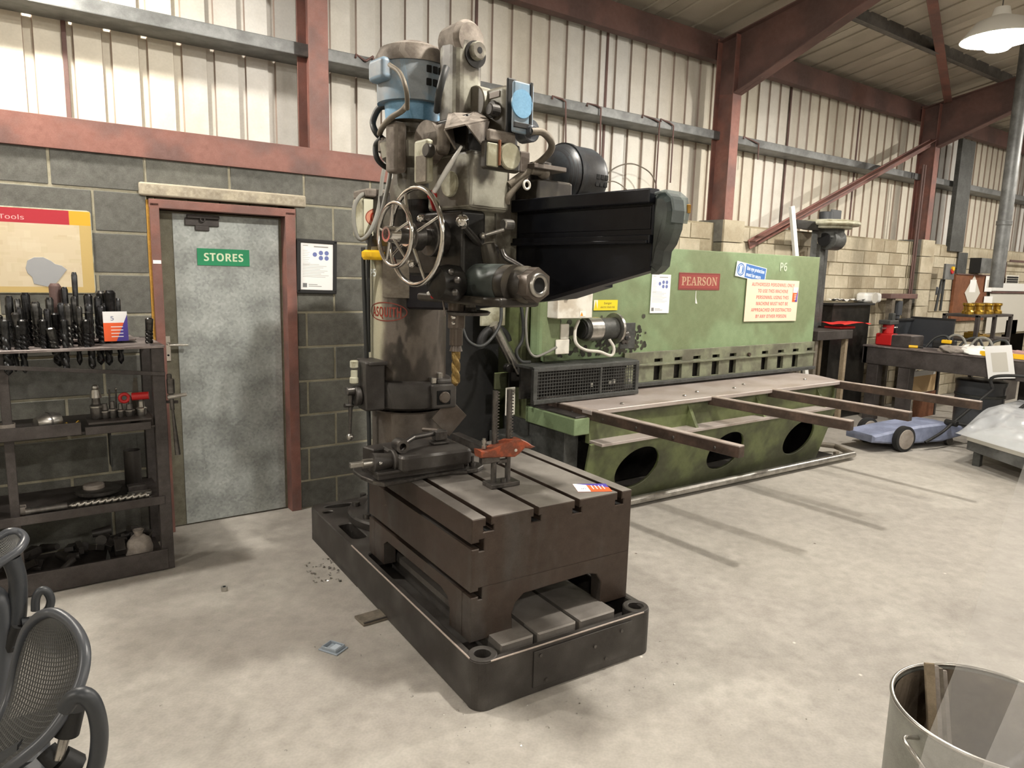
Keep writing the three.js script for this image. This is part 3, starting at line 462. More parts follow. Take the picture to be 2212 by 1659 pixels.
  obj('side_dome', [lathe([[0, 0.1], [0.05, 0.09], [0.08, 0.05], [0.085, 0], [0.085, -0.06], [0, -0.06]], [-0.44,2.114,0.915], 'x', 26).rotateY(0)], M.dusty, head);
  const lb = obj('switch_box', [bb([-0.58,1.941,0.955,-0.545,2.104,1.048], 0.012)], M.cream, head);
  obj('switch_plate', box(0.006, 0.1, 0.07, [-0.582,1.993,1.014], 0.002), M.conduit, lb);
  obj('switch_boss', [ccyl(0.026, 0.03, [-0.575,2.058,1.054], 'x', 18)], M.paintDirty, lb);
  const cb = obj('control_box', [bb([-0.493,1.979,1.264,-0.323,2.082,1.3], 0.012)], M.paintDirty, head);
  obj('left_door', bb([-0.5,1.986,1.311,-0.448,2.069,1.32], 0.016), M.cream, cb); obj('door_strap', box(0.008, 0.09, 0.01, [-0.447,2.037,1.322], 0.002), M.woodBrown, cb);
  obj('round_cover', [ccyl(0.048, 0.02, [-0.393,2.032,1.315], 'z', 28)], M.cream, cb); obj('box_lid', bb([-0.489,2.075,1.289,-0.357,2.12,1.31], 0.012), M.dusty, cb);
  obj('right_bracket', [bb([-0.241,2.002,1.185,-0.186,2.085,1.2], 0.008), bb([-0.2, 2.02, 1.1, -0.02, 2.04, 1.24], 0.004)], M.columnMetal, head);
  obj('hose', [tube([[-0.333,2.123,1.36], [-0.273,2.128,1.36], [-0.21,2.108,1.34], [-0.171,2.083,1.3], [-0.158,2.055,1.24], [-0.175,2.027,1.2], [-0.215,1.974,1.18], [-0.264,1.908,1.16], [-0.262,1.882,1.15]], 0.014, 50)], M.conduit, head);
  obj('elbow_joint', [ccyl(0.02, 0.07, [-0.149,2.019,1.2], 'x', 14), sph(0.026, [-0.111,2.012,1.2]), rod([-0.175,2.027,1.2], [-0.261,1.953,1.16], 0.016)], M.conduit, head);
  obj('pump_body', [bb([-0.14, 1.9, 1.02, 0.06, 1.99, 1.2], 0.012), ccyl(0.05, 0.09, [-0.06, 2.02, 1.12], 'y', 20)], M.paintDirty, head); obj('pump_ring', tor(0.016, 0.005, [-0.22,1.953,1.22], 'z', 8, 20), M.offWhite, head);
  // cables on the left flank
  const cabs = [[[848,232],[822,232],[806,262],[812,285],[826,300]], [[882,228],[870,240],[846,256],[826,276],[818,288]], [[826,300],[812,312],[812,338],[826,356],[838,362]], [[845,150],[862,165],[878,195],[880,230]], [[966,150],[958,170],[950,200],[946,235]]];
  obj('hose', [tube([[-0.5,2.282,0.682], [-0.52,2.291,0.602], [-0.54,2.235,0.574], [-0.54,2.188,0.597], [-0.5,2.162,0.591]], 0.014, 30)], M.cable, head);
  obj('hose', [tube([[-0.58,2.245,0.911], [-0.6,2.219,0.902], [-0.6,2.206,0.826], [-0.56,2.191,0.686], [-0.54,2.175,0.628]], 0.012, 30)], M.conduit, head);
  obj('hose', [tube([[-0.54,2.157,0.651], [-0.54,2.133,0.597], [-0.54,2.082,0.604], [-0.5,2.054,0.59], [-0.45,2.049,0.572]], 0.012, 30)], M.cable, head);
  obj('hose', [tube([[-0.62,2.396,0.846], [-0.66,2.332,0.986], [-0.66,2.264,1.031], [-0.6,2.222,0.943]], 0.009, 30)], M.conduit, head);
  obj('hose', [tube([[-0.5,2.371,1.057], [-0.52,2.325,1.062], [-0.52,2.271,1.038], [-0.48,2.228,0.968]], 0.014, 30)], M.cable, head);
  obj('hose_clamp', [ccyl(0.03, 0.06, [-0.52,2.129,0.64], 'y', 14), ccyl(0.022, 0.05, [-0.52,2.093,0.678], 'y', 12)], M.columnMetal, head);
  obj('hose', [tube([[-0.52,2.085,0.693], [-0.55,1.994,0.728], [-0.6,1.893,0.775], [-0.62,1.818,0.772], [-0.6,1.765,0.698]], 0.01, 30)], M.cableGrey, head);
  // handwheels and shaft
  const z0 = 0.985;
  const wb = [-0.589,1.738,0.985], ws = [-0.681,1.741,0.985];
  const sh = obj('wheel_shaft', [rod([-0.42, wb[1], z0], [ws[0], wb[1], z0], 0.035, 0.03, 20), ccyl(0.075, 0.08, [-0.49, wb[1], z0], 'x', 28), ccyl(0.1, 0.04, [-0.44, wb[1], z0], 'x', 30), ccyl(0.055, 0.05, [wb[0], wb[1], z0], 'x', 24)], M.steelDark, head);
  obj('large_handwheel', wheelG(0.187, 0.0105, 0.04, 4, [wb[0], wb[1], z0], 'x', -0.02), M.chrome, head);
  obj('small_handwheel', wheelG(0.12, 0.009, 0.03, 5, [ws[0], ws[1], z0], 'x', -0.015), M.chrome, head);
  obj('wheel_hub_cap', ccyl(0.024, 0.03, [ws[0] - 0.025, ws[1], z0], 'x', 20), M.steelDark, head);
  for (const p of [[-0.566,1.795,0.985], [-0.608,1.623,0.985]]) obj('wheel_knob', [rod([p[0] + 0.04, p[1], p[2]], [p[0] - 0.03, p[1] + 0.01, p[2] + 0.05], 0.008), sph(0.016, [p[0] - 0.03, p[1] + 0.01, p[2] + 0.05])], M.chrome, head);
  // levers
  const l1 = obj('long_lever', [rod([-0.52,1.908,1.006], [-0.52,1.994,1.104], 0.009, 0.011), rod([-0.52,1.994,1.104], [-0.52,2.065,1.188], 0.011, 0.005)], M.white, head);
  obj('lever_knob', [sph(0.02, [-0.52,1.901,1]), rod([-0.52,1.894,1], [-0.46,1.859,0.932], 0.012)], M.red, l1);
  const bl = obj('ball_lever', [rod([-0.52,1.777,1.21], [-0.374,1.716,1.12], 0.013, 0.016), ccyl(0.035, 0.07, [-0.314,1.688,1.1], 'x', 20), rod([-0.374,1.716,1.12], [-0.314,1.688,1.1], 0.016, 0.022)], M.steelDark, head);
  obj('lever_ball', sph(0.026, [-0.52,1.794,1.201]), M.chrome, bl);
  obj('short_lever', [rod([-0.379,1.75,1.15], [-0.315,1.775,1.2], 0.007), sph(0.014, [-0.382,1.748,1.15]), ccyl(0.022, 0.05, [-0.28,1.796,1.18], 'x', 16)], M.steel, head);
  obj('coolant_pipe', [tube([[-0.322,1.696,1.2], [-0.321,1.667,1.22], [-0.307,1.646,1.26], [-0.291,1.617,1.32]], 0.011, 20)], M.steelDark, head);
  obj('shift_pod', [xf(lathe([[0, -0.06], [0.03, -0.055], [0.036, 0], [0.03, 0.055], [0, 0.06]], [0, 0, 0], 'y', 18), 0, 0, 0.3, [-0.336,1.668,1.14])], M.paintDirty, head);
  // feed barrel below
  const bc = [-0.356,1.565,1.42];
  const brl = obj('feed_barrel', [cyl(0.073, 0.073, 0.44, [bc[0] - 0.03, bc[1], 1.14], 'z', 30), bb([bc[0] - 0.12, bc[1] - 0.085, 0.82, bc[0] + 0.08, bc[1] - 0.05, 1.38], 0.012), lathe([[0, 0], [0.066, 0], [0.07, 0.02], [0.07, 0.05], [0.06, 0.07], [0, 0.07]], [bc[0], bc[1], 1.34], 'z', 28)], M.paintDirty, head);
  obj('barrel_shell', [lathe([[0.0745, -0.13], [0.0755, -0.12], [0.0755, 0.08], [0.0745, 0.09]], [bc[0] - 0.03, bc[1], 1.22], 'z', 30)], M.armCast, brl);
  obj('hex_cap', [orient(new THREE.CylinderGeometry(0.066, 0.066, 0.055, 6), 'z').translate(bc[0], bc[1], 1.425)], M.columnMetal, brl); obj('cap_ring', [tor(0.036, 0.01, [bc[0], bc[1], 1.455], 'z', 8, 28), cyl(0.044, 0.044, 0.02, [bc[0], bc[1], 1.445], 'z', 24)], M.steel, brl); obj('cap_bore', cyl(0.028, 0.028, 0.012, [bc[0], bc[1], 1.453], 'z', 20), M.hole, brl);
  obj('barrel_ball', [sph(0.022, [-0.38,1.566,1.294])], M.black, brl); obj('trip_pin', [ccyl(0.012, 0.03, [-0.37,1.569,1.353], 'x', 14)], M.steelDark, brl);
  const cl = obj('feed_clutch', [lathe([[0, 0.05], [0.05, 0.045], [0.07, 0.02], [0.073, -0.02], [0.062, -0.07], [0, -0.08]], [-0.5,1.561,1.107], 'x', 28)], M.oily, head);
  for (let i = 0; i < 5; i++) { const a = i * 1.257, c = [-0.54,1.562,1.162]; obj('clutch_stud', sph(0.014, [c[0], c[1] + 0.042 * Math.cos(a), c[2] + 0.042 * Math.sin(a)]), M.steelDark, cl); }
  obj('feed_lever', [rod([-0.55,1.518,1.02], [-0.55,1.547,1.119], 0.007, 0.009)], M.white, head); obj('lever_tip', sph(0.009, [-0.55,1.508,1.053]), M.red, head);
  obj('lower_knob', [sph(0.026, [-0.5,1.557,0.972]), rod([-0.5,1.568,0.972], [-0.46,1.598,0.943], 0.014)], M.oily, head);
  obj('drip_rod', rod([-0.5,1.517,1.045], [-0.5,1.428,1.069], 0.004), M.columnMetal, head);
  const hw = [-0.333,1.44,1];
  obj('feed_handwheel', [lathe([[0, 0.02], [0.03, 0.02], [0.035, 0.004], [0.075, -0.002], [0.085, 0.006], [0.094, 0], [0.085, -0.012], [0, -0.014]], hw, 'y', 36), ccyl(0.03, 0.06, [hw[0], hw[1] + 0.04, hw[2]], 'y', 20)], M.steelDark, head);
  // spindle
  const sx = [-0.38,1.389,0.98];
  const sp = obj('spindle', [ccyl(0.036, 0.12, [sx[0], 1.43, 0.98], 'y', 26), cyl(0.028, 0.028, 0.12, [sx[0], 1.36, 0.98], 'y', 24), cyl(0.02, 0.028, 0.03, [sx[0], 1.29, 0.98], 'y', 24)], M.columnMetal, head);
  obj('spindle_pin', [sph(0.011, [sx[0] - 0.03, 1.42, 1.0]), sph(0.009, [sx[0] - 0.03, 1.395, 1.0])], M.chrome, sp);
  // drill bit held in the spindle
  const bit = thing('drill_bit', 'brown twist drill held upright in the spindle of the drilling machine', 'drill bit', MP, MT);
  const bp = new THREE.Vector3(sx[0], 0, 0.98).applyAxisAngle(new THREE.Vector3(0, 1, 0), AH);
  const fl = twist(0.019, 0.16, 1.6); fl.translate(bp.x, 1.125, bp.z); obj('flutes', fl, M.bronzeBit, bit); obj('shank', cyl(0.014, 0.017, 0.03, [bp.x, 1.297, bp.z], 'y', 18), M.steelDark, bit);
}
function twist(r, len, turns, seg = 40) { // twist-drill body: two flutes cut into a round bar, point down
  const n = 20, pos = [], idx = [], uv = [];
  for (let j = 0; j <= seg; j++) { const v = j / seg, y = v * len, a0 = v * turns * 6.283, tp = v < 0.08 ? 0.25 + 0.75 * v / 0.08 : 1; for (let i = 0; i <= n; i++) { const a = i / n * 6.283, fl = Math.pow(Math.max(0, Math.cos(2 * (a - a0)) ), 2), q = r * tp * (1 - 0.42 * fl); pos.push(q * Math.cos(a), y, q * Math.sin(a)); } }
  for (let j = 0; j < seg; j++) for (let i = 0; i < n; i++) { const a = j * (n + 1) + i; idx.push(a, a + n + 1, a + 1, a + 1, a + n + 1, a + n + 2); }
  const g = new THREE.BufferGeometry(); g.setAttribute('position', new THREE.Float32BufferAttribute(pos, 3)); g.setIndex(idx); g.computeVertexNormals(); return g;
}
// ---------- slotted box table on the base ----------
{
  const t = mThing('box_table', 'heavy dark cast iron box table with T-slots standing on the drill base', 'machine table');
  const xs = [-0.32, -0.1, 0.105, 0.335], L = -0.394, R = 0.404, yt = 0.69, o = [[L, 0.4], [L + 0.034, 0.4], [L + 0.034, 0.412], [L + 0.05, 0.412], [R, 0.412], [R, yt]];
  for (const x of [...xs].reverse()) o.push([x + 0.012, yt], [x + 0.012, 0.656], [x + 0.023, 0.656], [x + 0.023, 0.634], [x - 0.023, 0.634], [x - 0.023, 0.656], [x - 0.012, 0.656], [x - 0.012, yt]);
  o.push([L, yt], [L, 0.595], [L + 0.034, 0.595], [L + 0.034, 0.606], [L + 0.055, 0.606], [L + 0.055, 0.56], [L + 0.034, 0.56], [L + 0.034, 0.571], [L, 0.571]);
  const z0 = 0.41, z1 = 1.45, gs = [ext(shapeOf(o), z1 - z0, 0.0035).translate(0, 0, z0)];
  const front = (z, th) => ext(shapeOf([[L, 0.195], [-0.20, 0.195], [-0.205, 0.27], [-0.19, 0.31], [-0.15, 0.342], [0.18, 0.352], [0.225, 0.34], [0.252, 0.3], [0.254, 0.195], [R, 0.195], [R, 0.415], [L + 0.05, 0.415], [L + 0.05, 0.365], [L + 0.034, 0.365], [L + 0.034, 0.378], [L, 0.378]]), th, 0.0035).translate(0, 0, z);
  const body = obj('table_body', gs, M.tableSide, t);
  obj('front_foot_wall', front(z1 - 0.07, 0.07), M.tableSide, t); obj('rear_foot_wall', front(z0, 0.07), M.tableSide, t);
  const side = (x0, x1) => extX([[z0 + 0.07, 0.195], [0.6, 0.195], [0.6, 0.3], [0.64, 0.325], [1.2, 0.328], [1.26, 0.31], [1.28, 0.27], [1.28, 0.195], [z1 - 0.07, 0.195], [z1 - 0.07, 0.415], [z0 + 0.07, 0.415]], [], x0, x1, 0);
  obj('right_foot_wall', side(R - 0.06, R), M.tableSide, t);
  obj('left_foot_wall', [extX([[z0 + 0.07, 0.195], [0.6, 0.195], [0.6, 0.3], [0.64, 0.325], [1.2, 0.328], [1.26, 0.31], [1.28, 0.27], [1.28, 0.195], [z1 - 0.07, 0.195], [z1 - 0.07, 0.378], [z0 + 0.07, 0.378]], [], L, L + 0.06, 0), box(0.03, 0.05, 0.9, [L + 0.05, 0.385, 0.93])], M.tableSide, t);
  // worn machined top strips between the slots
  const e = [L + 0.002, ...xs.flatMap(x => [x - 0.0125, x + 0.0125]), R - 0.002];
  for (let i = 0; i < 5; i++) obj('top_strip', box(e[2 * i + 1] - e[2 * i] - 0.002, 0.003, z1 - z0 - 0.004, [(e[2 * i + 1] + e[2 * i]) / 2, yt, (z0 + z1) / 2], 0.001), M.tableTop, t);
  obj('slot_liner', xs.map(x => box(0.024, 0.002, z1 - z0 - 0.01, [x, 0.6352, (z0 + z1) / 2])), M.hole, body);
  obj('corner_stud', [hexBolt(0.018, 0.03, [-0.30, 0.3, 0.68]), cyl(0.008, 0.008, 0.06, [-0.30, 0.32, 0.68])], M.steelDark, t);
}
// bar across the far right corner of the table
{ const t = mThing('steel_bar', 'square dark steel bar lying along the back of the slotted table', 'bar'); obj('bar', [box(0.05, 0.045, 0.36, [0.14, 0.7145, 0.5], 0.003)], M.steelDark, t); }
{ // vise
  const t = mThing('machine_vise', 'heavy dark machine vise with round base lying across the left end of the table', 'vise');
  const yb = 0.692;
  const bp = obj('swivel_base', extY([[-0.545, 0.6], [-0.575, 0.68], [-0.576, 0.78], [-0.555, 0.87], [-0.525, 0.925], [-0.45, 0.92], [-0.3, 0.895], [-0.18, 0.892], [-0.12, 0.918], [-0.06, 0.915], [-0.01, 0.88], [0.0, 0.83], [-0.03, 0.78], [-0.02, 0.64], [-0.06, 0.58], [-0.25, 0.53], [-0.45, 0.54]], [], yb, yb + 0.02, 0.004), M.steelDark, t);
  obj('vise_bed', [box(0.42, 0.035, 0.2, [-0.33, 0.728, 0.79], 0.006), box(0.12, 0.012, 0.16, [-0.49, 0.747, 0.83], 0.003)], M.castDark, t);
  obj('vise_body', extY(rrect(-0.45, 0.68, -0.1, 0.94, 0.03, 5), [], 0.745, 0.815, 0.01), M.castDark, t);
  obj('jaw_block', extY([[-0.52, 0.66], [-0.25, 0.62], [-0.2, 0.68], [-0.3, 0.72], [-0.5, 0.74]], [], 0.74, 0.812, 0.006), M.castDark, t);
  obj('screw_housing', [cyl(0.03, 0.042, 0.1, [-0.5, 0.785, 0.85], 'x', 24), ccyl(0.05, 0.02, [-0.455, 0.782, 0.85], 'x', 24)], M.castDark, t);
  obj('screw_shaft', [cyl(0.02, 0.02, 0.05, [-0.57, 0.785, 0.85], 'x', 20), box(0.06, 0.022, 0.022, [-0.62, 0.785, 0.85], 0.003), sph(0.008, [-0.53, 0.79, 0.895])], M.steel, t);
  for (const [x, z] of [[-0.06, 0.86], [-0.08, 0.83]]) obj('hold_down_bolt', [hexBolt(0.016, 0.016, [x, yb + 0.028, z]), cyl(0.008, 0.008, 0.05, [x, yb + 0.04, z])], M.steelDark, t);
  const h = mThing('vise_handle', 'crank wrench with ring socket lying on top of the vise', 'wrench');
  obj('ring_socket', [lathe([[0.016, -0.03], [0.03, -0.03], [0.032, -0.02], [0.032, 0.02], [0.03, 0.03], [0.016, 0.03]], [-0.42, 0.846, 0.85], 'z', 24)], M.steelDark, h); obj('bar', [rod([-0.4, 0.85, 0.84], [-0.33, 0.86, 0.79], 0.013), rod([-0.33, 0.86, 0.79], [-0.2, 0.862, 0.76], 0.013), box(0.06, 0.045, 0.05, [-0.185, 0.852, 0.765], 0.005), box(0.08, 0.01, 0.06, [-0.195, 0.822, 0.78], 0.003)], M.steelDark, h); obj('cross_pin', rod([-0.24, 0.87, 0.7], [-0.19, 0.872, 0.76], 0.01), M.columnMetal, h);
}
{ // clamp fixture: two notched uprights, orange strap
  const t = mThing('clamp_fixture', 'clamp with two tall notched uprights and an orange strap on the table', 'clamp');
  obj('foot_plate', box(0.145, 0.02, 0.08, [-0.068, 0.702, 1.13], 0.003), M.steelDark, t);
  obj('foot_bolt', [hexBolt(0.012, 0.016, [-0.07, 0.72, 1.15])], M.steelDark, t);
  for (const x of [-0.108, -0.036]) { const gs = [cyl(0.0125, 0.0125, 0.4, [x, 0.912, 1.13], 'y', 14)]; for (let i = 0; i < 17; i++) gs.push(box(0.012, 0.006, 0.028, [x + 0.008, 0.89 + i * 0.0135, 1.13], 0.001)); obj('notched_upright', gs, M.steelDark, t); }
  const s = obj('strap', ext(shapeOf([[-0.205, 0.872], [-0.17, 0.865], [-0.06, 0.898], [0.0, 0.9], [0.03, 0.885], [0.055, 0.868], [0.075, 0.858], [0.05, 0.852], [0.02, 0.858], [-0.005, 0.838], [-0.03, 0.825], [-0.17, 0.838], [-0.2, 0.84]]), 0.06, 0.004).translate(0, 0, 1.12), M.orange, t);
  obj('strap_pin', ccyl(0.007, 0.01, [-0.03, 0.855, 1.18], 'z', 12), M.offWhite, s);
  obj('spring_clip', [box(0.09, 0.03, 0.03, [-0.13, 0.815, 1.13], 0.004), box(0.05, 0.02, 0.02, [-0.07, 0.8, 1.13], 0.004)], M.steelDark, t);
  obj('strap_bolt', [hexBolt(0.012, 0.014, [-0.165, 0.876, 1.14]), cyl(0.007, 0.007, 0.04, [-0.165, 0.893, 1.14]), hexBolt(0.011, 0.01, [-0.165, 0.9, 1.14])], M.steel, t);
}
const CARD = (x, w, h) => { x.fillStyle = '#f4f4f6'; x.fillRect(0, 0, w, h); x.fillStyle = '#f0602c'; x.fillRect(0, h * 0.38, w, h * 0.62); x.fillStyle = '#4a3c9c'; x.beginPath(); x.moveTo(w, h * 0.1); x.lineTo(w * 0.5, h); x.lineTo(w, h); x.fill(); x.fillStyle = '#f2f2f6'; for (let i = 0; i < 4; i++) x.fillRect(w * 0.3, h * (0.5 + i * 0.11), w * 0.5, h * 0.03); x.fillStyle = '#8a90a8'; x.font = 'bold ' + Math.round(h * 0.2) + 'px sans-serif'; x.fillText('5', w * 0.3, h * 0.3); };
{ const m = sheet('lot_card', 0.11, 0.15, 0.001, CARD); m.position.set(MP[0], 0, MP[2]); tag(m, 'white, orange and purple card lying flat on the slotted table', 'card');
  const p = new THREE.Vector3(0.262, 0.6925, 1.35).applyAxisAngle(new THREE.Vector3(0, 1, 0), MT); m.position.set(MP[0] + p.x, 0.6926, MP[2] + p.z); m.rotation.set(-Math.PI / 2, 0, 62 * D); }

// ---------- green plate shear ----------
const ZS = 0.7;
{
  const t = thing('plate_shear', 'long green plate shear with slotted front, support arms and oval holes in its base', 'shear', [0, 0, 0]);
  const tl = [4.19,1.822,0.7], tr = [6.27,1.824,0.7], lb = [2.885,1.267,0.7], xr = tr[0];
  const beam_ = obj('cutting_beam', ext(shapeOf([[3.0, 1.0], [xr, 1.0], [xr, tr[1]], [3.0, tl[1]]]), 0.09, 0.005).translate(0, 0, 0.605), M.green, t);
  // slotted hold-down strip
  const s0 = [3.947,0.908,0.72], holes = [];
  const sx = [[4.12,0.986,0.72][0], [4.351,0.975,0.72][0], [4.575,0.971,0.72][0], [4.816,0.968,0.72][0], [5.044,0.965,0.72][0], [5.496,0.961,0.72][0], [5.734,0.959,0.72][0], [5.967,0.958,0.72][0], [6.195,0.952,0.72][0]];
  sx.forEach((x, i) => { holes.push([[x - 0.045, 0.945], [x - 0.045, 0.972], [x + 0.045, 0.972], [x + 0.045, 0.945]]); if (i < 8) holes.push([[x - 0.045, 0.8], [x - 0.045, 0.915], [x + 0.045, 0.915], [x + 0.045, 0.8]]); });
  const strip_ = obj('slotted_strip', ext(shapeOf([[3.75, 0.775], [xr, 0.775], [xr, 1.03], [3.75, 1.03]], holes), 0.03, 0.002).translate(0, 0, 0.69), M.greenStrip, t);
  obj('ledge_bar', box(xr - 3.75, 0.016, 0.02, [(xr + 3.75) / 2, 0.93, 0.728], 0.003), M.greenStrip, strip_); obj('lower_bar', box(xr - 3.7, 0.03, 0.03, [(xr + 3.7) / 2, 0.782, 0.735], 0.004), M.guard, strip_);
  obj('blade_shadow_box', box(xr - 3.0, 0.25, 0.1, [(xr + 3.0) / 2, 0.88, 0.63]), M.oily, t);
  obj('clamp_bolt', hexBolt(0.016, 0.02, [sx[4] + 0.2, 0.955, 0.735], 'z'), M.armBrown, strip_);
  // name plate
  const np = sheetOn(beam_, 'nameplate', 0.5, 0.135, [[4.571,1.531,0.7][0], 1.575, 0.698], [0, 0, 0.0], (x, w, h) => { x.fillStyle = '#8c3b36'; x.fillRect(0, 0, w, h); x.strokeStyle = '#6f2c2a'; x.lineWidth = h * 0.05; x.strokeRect(h * 0.06, h * 0.06, w - h * 0.12, h - h * 0.12); x.fillStyle = '#b49a7c'; x.font = 'bold ' + Math.round(h * 0.66) + 'px serif'; x.textAlign = 'center'; x.save(); x.translate(w / 2, h * 0.74); x.scale(1.0, 1.05); x.fillText('PEARSON', 0, 0, w * 0.88); x.restore(); });
  const dec = (txt, x, y, w, h, col, font, rot = 0) => { const g = new THREE.PlaneGeometry(w, h); const m = new THREE.Mesh(g, new THREE.MeshStandardMaterial({ map: decal(w, h, (c, W, H) => { c.clearRect(0, 0, W, H); c.fillStyle = col; c.font = 'bold ' + Math.round(H * 0.8) + 'px ' + font; c.textAlign = 'center'; c.fillText(txt, W / 2, H * 0.78, W); }, 1500), transparent: true, alphaTest: 0.4, roughness: 0.6 })); m.name = 'paint_mark'; m.position.set(x, y, 0.698); m.rotation.z = rot; beam_.add(m); };
  dec('P6', [5.694,1.727,0.7][0], 1.72, 0.13, 0.13, '#b9c4ae', 'sans-serif'); dec('4 all', 3.72, 1.68, 0.12, 0.06, '#b9a94a', 'sans-serif'); dec('Danger', 3.7, 1.6, 0.2, 0.06, '#a9a043', 'sans-serif');
  obj('paint_chip', ext(shapeOf([[0, 0], [0.025, -0.005], [0.005, 0.045], [0.003, 0.1], [-0.003, 0.1], [-0.002, 0.04]]), 0.002, 0.0005).translate([4.535,1.382,0.7][0], 1.4, 0.696), M.white, beam_);
  { const c = document.createElement('canvas'); c.width = 512; c.height = 160; const x = c.getContext('2d'); x.clearRect(0, 0, 512, 160); for (let i = 0; i < 900; i++) { const a = hash(i, 1, 21), b = hash(i, 2, 21), r = 2 + 9 * hash(i, 3, 21); const k = b * b; x.fillStyle = ['#2d2c26', '#3a392f', '#45453a'][i % 3]; if (fbm(a, b, 6, 3, 8) + 0.35 * (b - 0.5) > 0.5) { x.beginPath(); x.arc(a * 500 + 6, 6 + b * 148, r, 0, 7); x.fill(); } } const t2 = new THREE.CanvasTexture(c); t2.colorSpace = THREE.SRGBColorSpace; const m = new THREE.Mesh(new THREE.PlaneGeometry(1.0, 0.3), new THREE.MeshStandardMaterial({ map: t2, transparent: true, alphaTest: 0.5, roughness: 0.4 })); m.name = 'grease_stain'; m.position.set(3.5, 1.17, 0.6975); beam_.add(m); }
  // bed and arms
  obj('bed_plate', [extY([[2.985, 0.66], [5.93, 0.66], [6.02, 0.9], [5.88, 1.25], [2.985, 1.22]], [], 0.72, 0.75, 0.004)], M.bedTop, t);
  for (const [x, z] of [[3.33, 1.14], [3.98, 1.12], [4.2, 1.05], [4.62, 1.07], [4.86, 0.98], [5.62, 1.05]]) obj('bed_bolt', ccyl(0.014, 0.012, [x, 0.754, z], 'y', 12), M.steel, t);
  obj('bed_apron', box(2.86, 0.2, 0.04, [4.44, 0.62, 1.16], 0.004), M.greenDirty, t);
  for (const x of [3.95, 4.75, 5.6]) obj('apron_gusset', extX([[1.17, 0.53], [1.28, 0.53], [1.18, 0.7]], [], x, x + 0.03, 0.002), M.greenDirty, t);
  obj('top_ledge', box(2.83, 0.02, 0.14, [4.43, 0.535, 1.23], 0.003), M.bedTop, t);
  const pan = (u0, u1) => { const hs = [[3.48, 0.29], [4.44, 0.285], [5.42, 0.275]].map(([x, y]) => oval(x, y, 0.205, 0.155, 36, 0.22)); return ext(shapeOf([[3.02, 0.0], [5.83, 0.0], [5.86, 0.53], [2.98, 0.53]], hs), 0.02, 0.003, 24); };
  const p = pan(); p.rotateX(15 * D); p.translate(0, 0.02, 1.075); obj('base_panel', p, M.greenDirty, t);
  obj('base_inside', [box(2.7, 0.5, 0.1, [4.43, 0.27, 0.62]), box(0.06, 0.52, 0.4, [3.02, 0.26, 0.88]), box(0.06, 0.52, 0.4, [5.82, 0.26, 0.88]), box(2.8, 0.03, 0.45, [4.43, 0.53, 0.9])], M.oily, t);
  obj('base_side', extX([[0.2, 0.0], [1.05, 0.0], [1.2, 0.53], [1.2, 0.72], [0.2, 0.72]], [], 5.85, 5.88, 0.003), M.greenDirty, t);
  const armB = (a, b, bolts) => { const m = obj('support_arm', [beam([a[0], 0.715, a[1]], [b[0], 0.715, b[1]], 0.05, 0.06, 0.004)], M.armBrown, t); obj('arm_top_strip', beam([a[0], 0.747, a[1] + 0.005], [b[0], 0.747, b[1] - 0.002], 0.046, 0.008, 0.002), M.armTop, m); for (let i = 0; i < bolts; i++) { const k = 0.06 + i * 0.17; if (k < 1) obj('arm_bolt', ccyl(0.009, 0.008, [a[0] + (b[0] - a[0]) * k - 0.027, 0.712, a[1] + (b[1] - a[1]) * k], 'x', 10), M.steelDark, m); } return m; };  // paler strip laid along the top face of each arm
  armB([2.99, 0.66], [3.06, 2.305], 6); armB([4.17, 1.2], [4.25, 2.24], 0); armB([4.9, 1.2], [4.915, 2.28], 0); armB([5.86, 1.2], [5.865, 2.34], 0);
  // floor rail with end bracket
  obj('foot_rail', [rod([3.0, 0.05, 1.13], [6.2, 0.05, 1.24], 0.03, 0.03, 16)], M.steel, t);
  obj('rail_bracket', [rod([6.2, 0.05, 1.24], [6.3, 0.06, 1.0], 0.025), rod([6.3, 0.06, 1.0], [5.95, 0.12, 0.9], 0.025), box(0.05, 0.08, 0.03, [5.96, 0.06, 1.21], 0.004)], M.conduit, t);
  obj('base_skid', box(3.2, 0.03, 0.2, [4.5, 0.015, 1.0], 0.004), M.oily, t);
  // left end: block with machined top, side plates, dark cover
  obj('side_block', box(0.13, 0.11, 0.52, [2.92, 0.65, 0.95], 0.008), M.green, t); obj('side_block_top', box(0.1, 0.012, 0.5, [2.92, 0.71, 0.95], 0.003), M.steelDark, t);
  obj('side_plate', [box(0.12, 0.6, 0.7, [2.93, 0.3, 0.75], 0.006), box(0.16, 0.5, 0.3, [2.8, 0.25, 0.6], 0.006)], M.guard, t);
  const fr = obj('left_frame', [box(0.12, 1.8, 0.5, [2.95, 0.9, 0.4], 0.006)], M.greenDirty, t);
  obj('frame_post', extY(rrect(2.86, 0.68, 3.04, 0.84, 0.05, 4), [], 1.06, 1.78, 0.01), M.green, t);
  obj('end_cover', box(0.46, 1.72, 0.4, [2.58, 0.86, 0.22], 0.01), M.black, t);
  obj('cylinder_bracket', [bb([2.568,1.247,0.53,2.766,1.423,0.55], 0.006)], M.cream, t);
  obj('bracket_arch', xf(tor(0.11, 0.03, [0, 0, 0], 'z', 8, 24, 3.1), 0, 0, 0.2, [2.646,1.125,0.6]), M.black, t);
  obj('hydraulic_cylinder', [rod([2.621,1.267,0.62], [2.805,0.977,0.62], 0.035, 0.035, 18), rod([2.805,0.977,0.62], [2.839,0.924,0.62], 0.02)], M.steel, t);
  obj('cylinder_mount', [bb([2.759,0.826,0.612,2.899,0.973,0.62], 0.006), ccyl(0.03, 0.05, [2.723,0.971,0.66], 'z', 16)], M.oily, t);
  obj('lower_bracket', [bb([2.673,0.813,0.56,2.992,0.929,0.58], 0.006)], M.greenDirty, t);
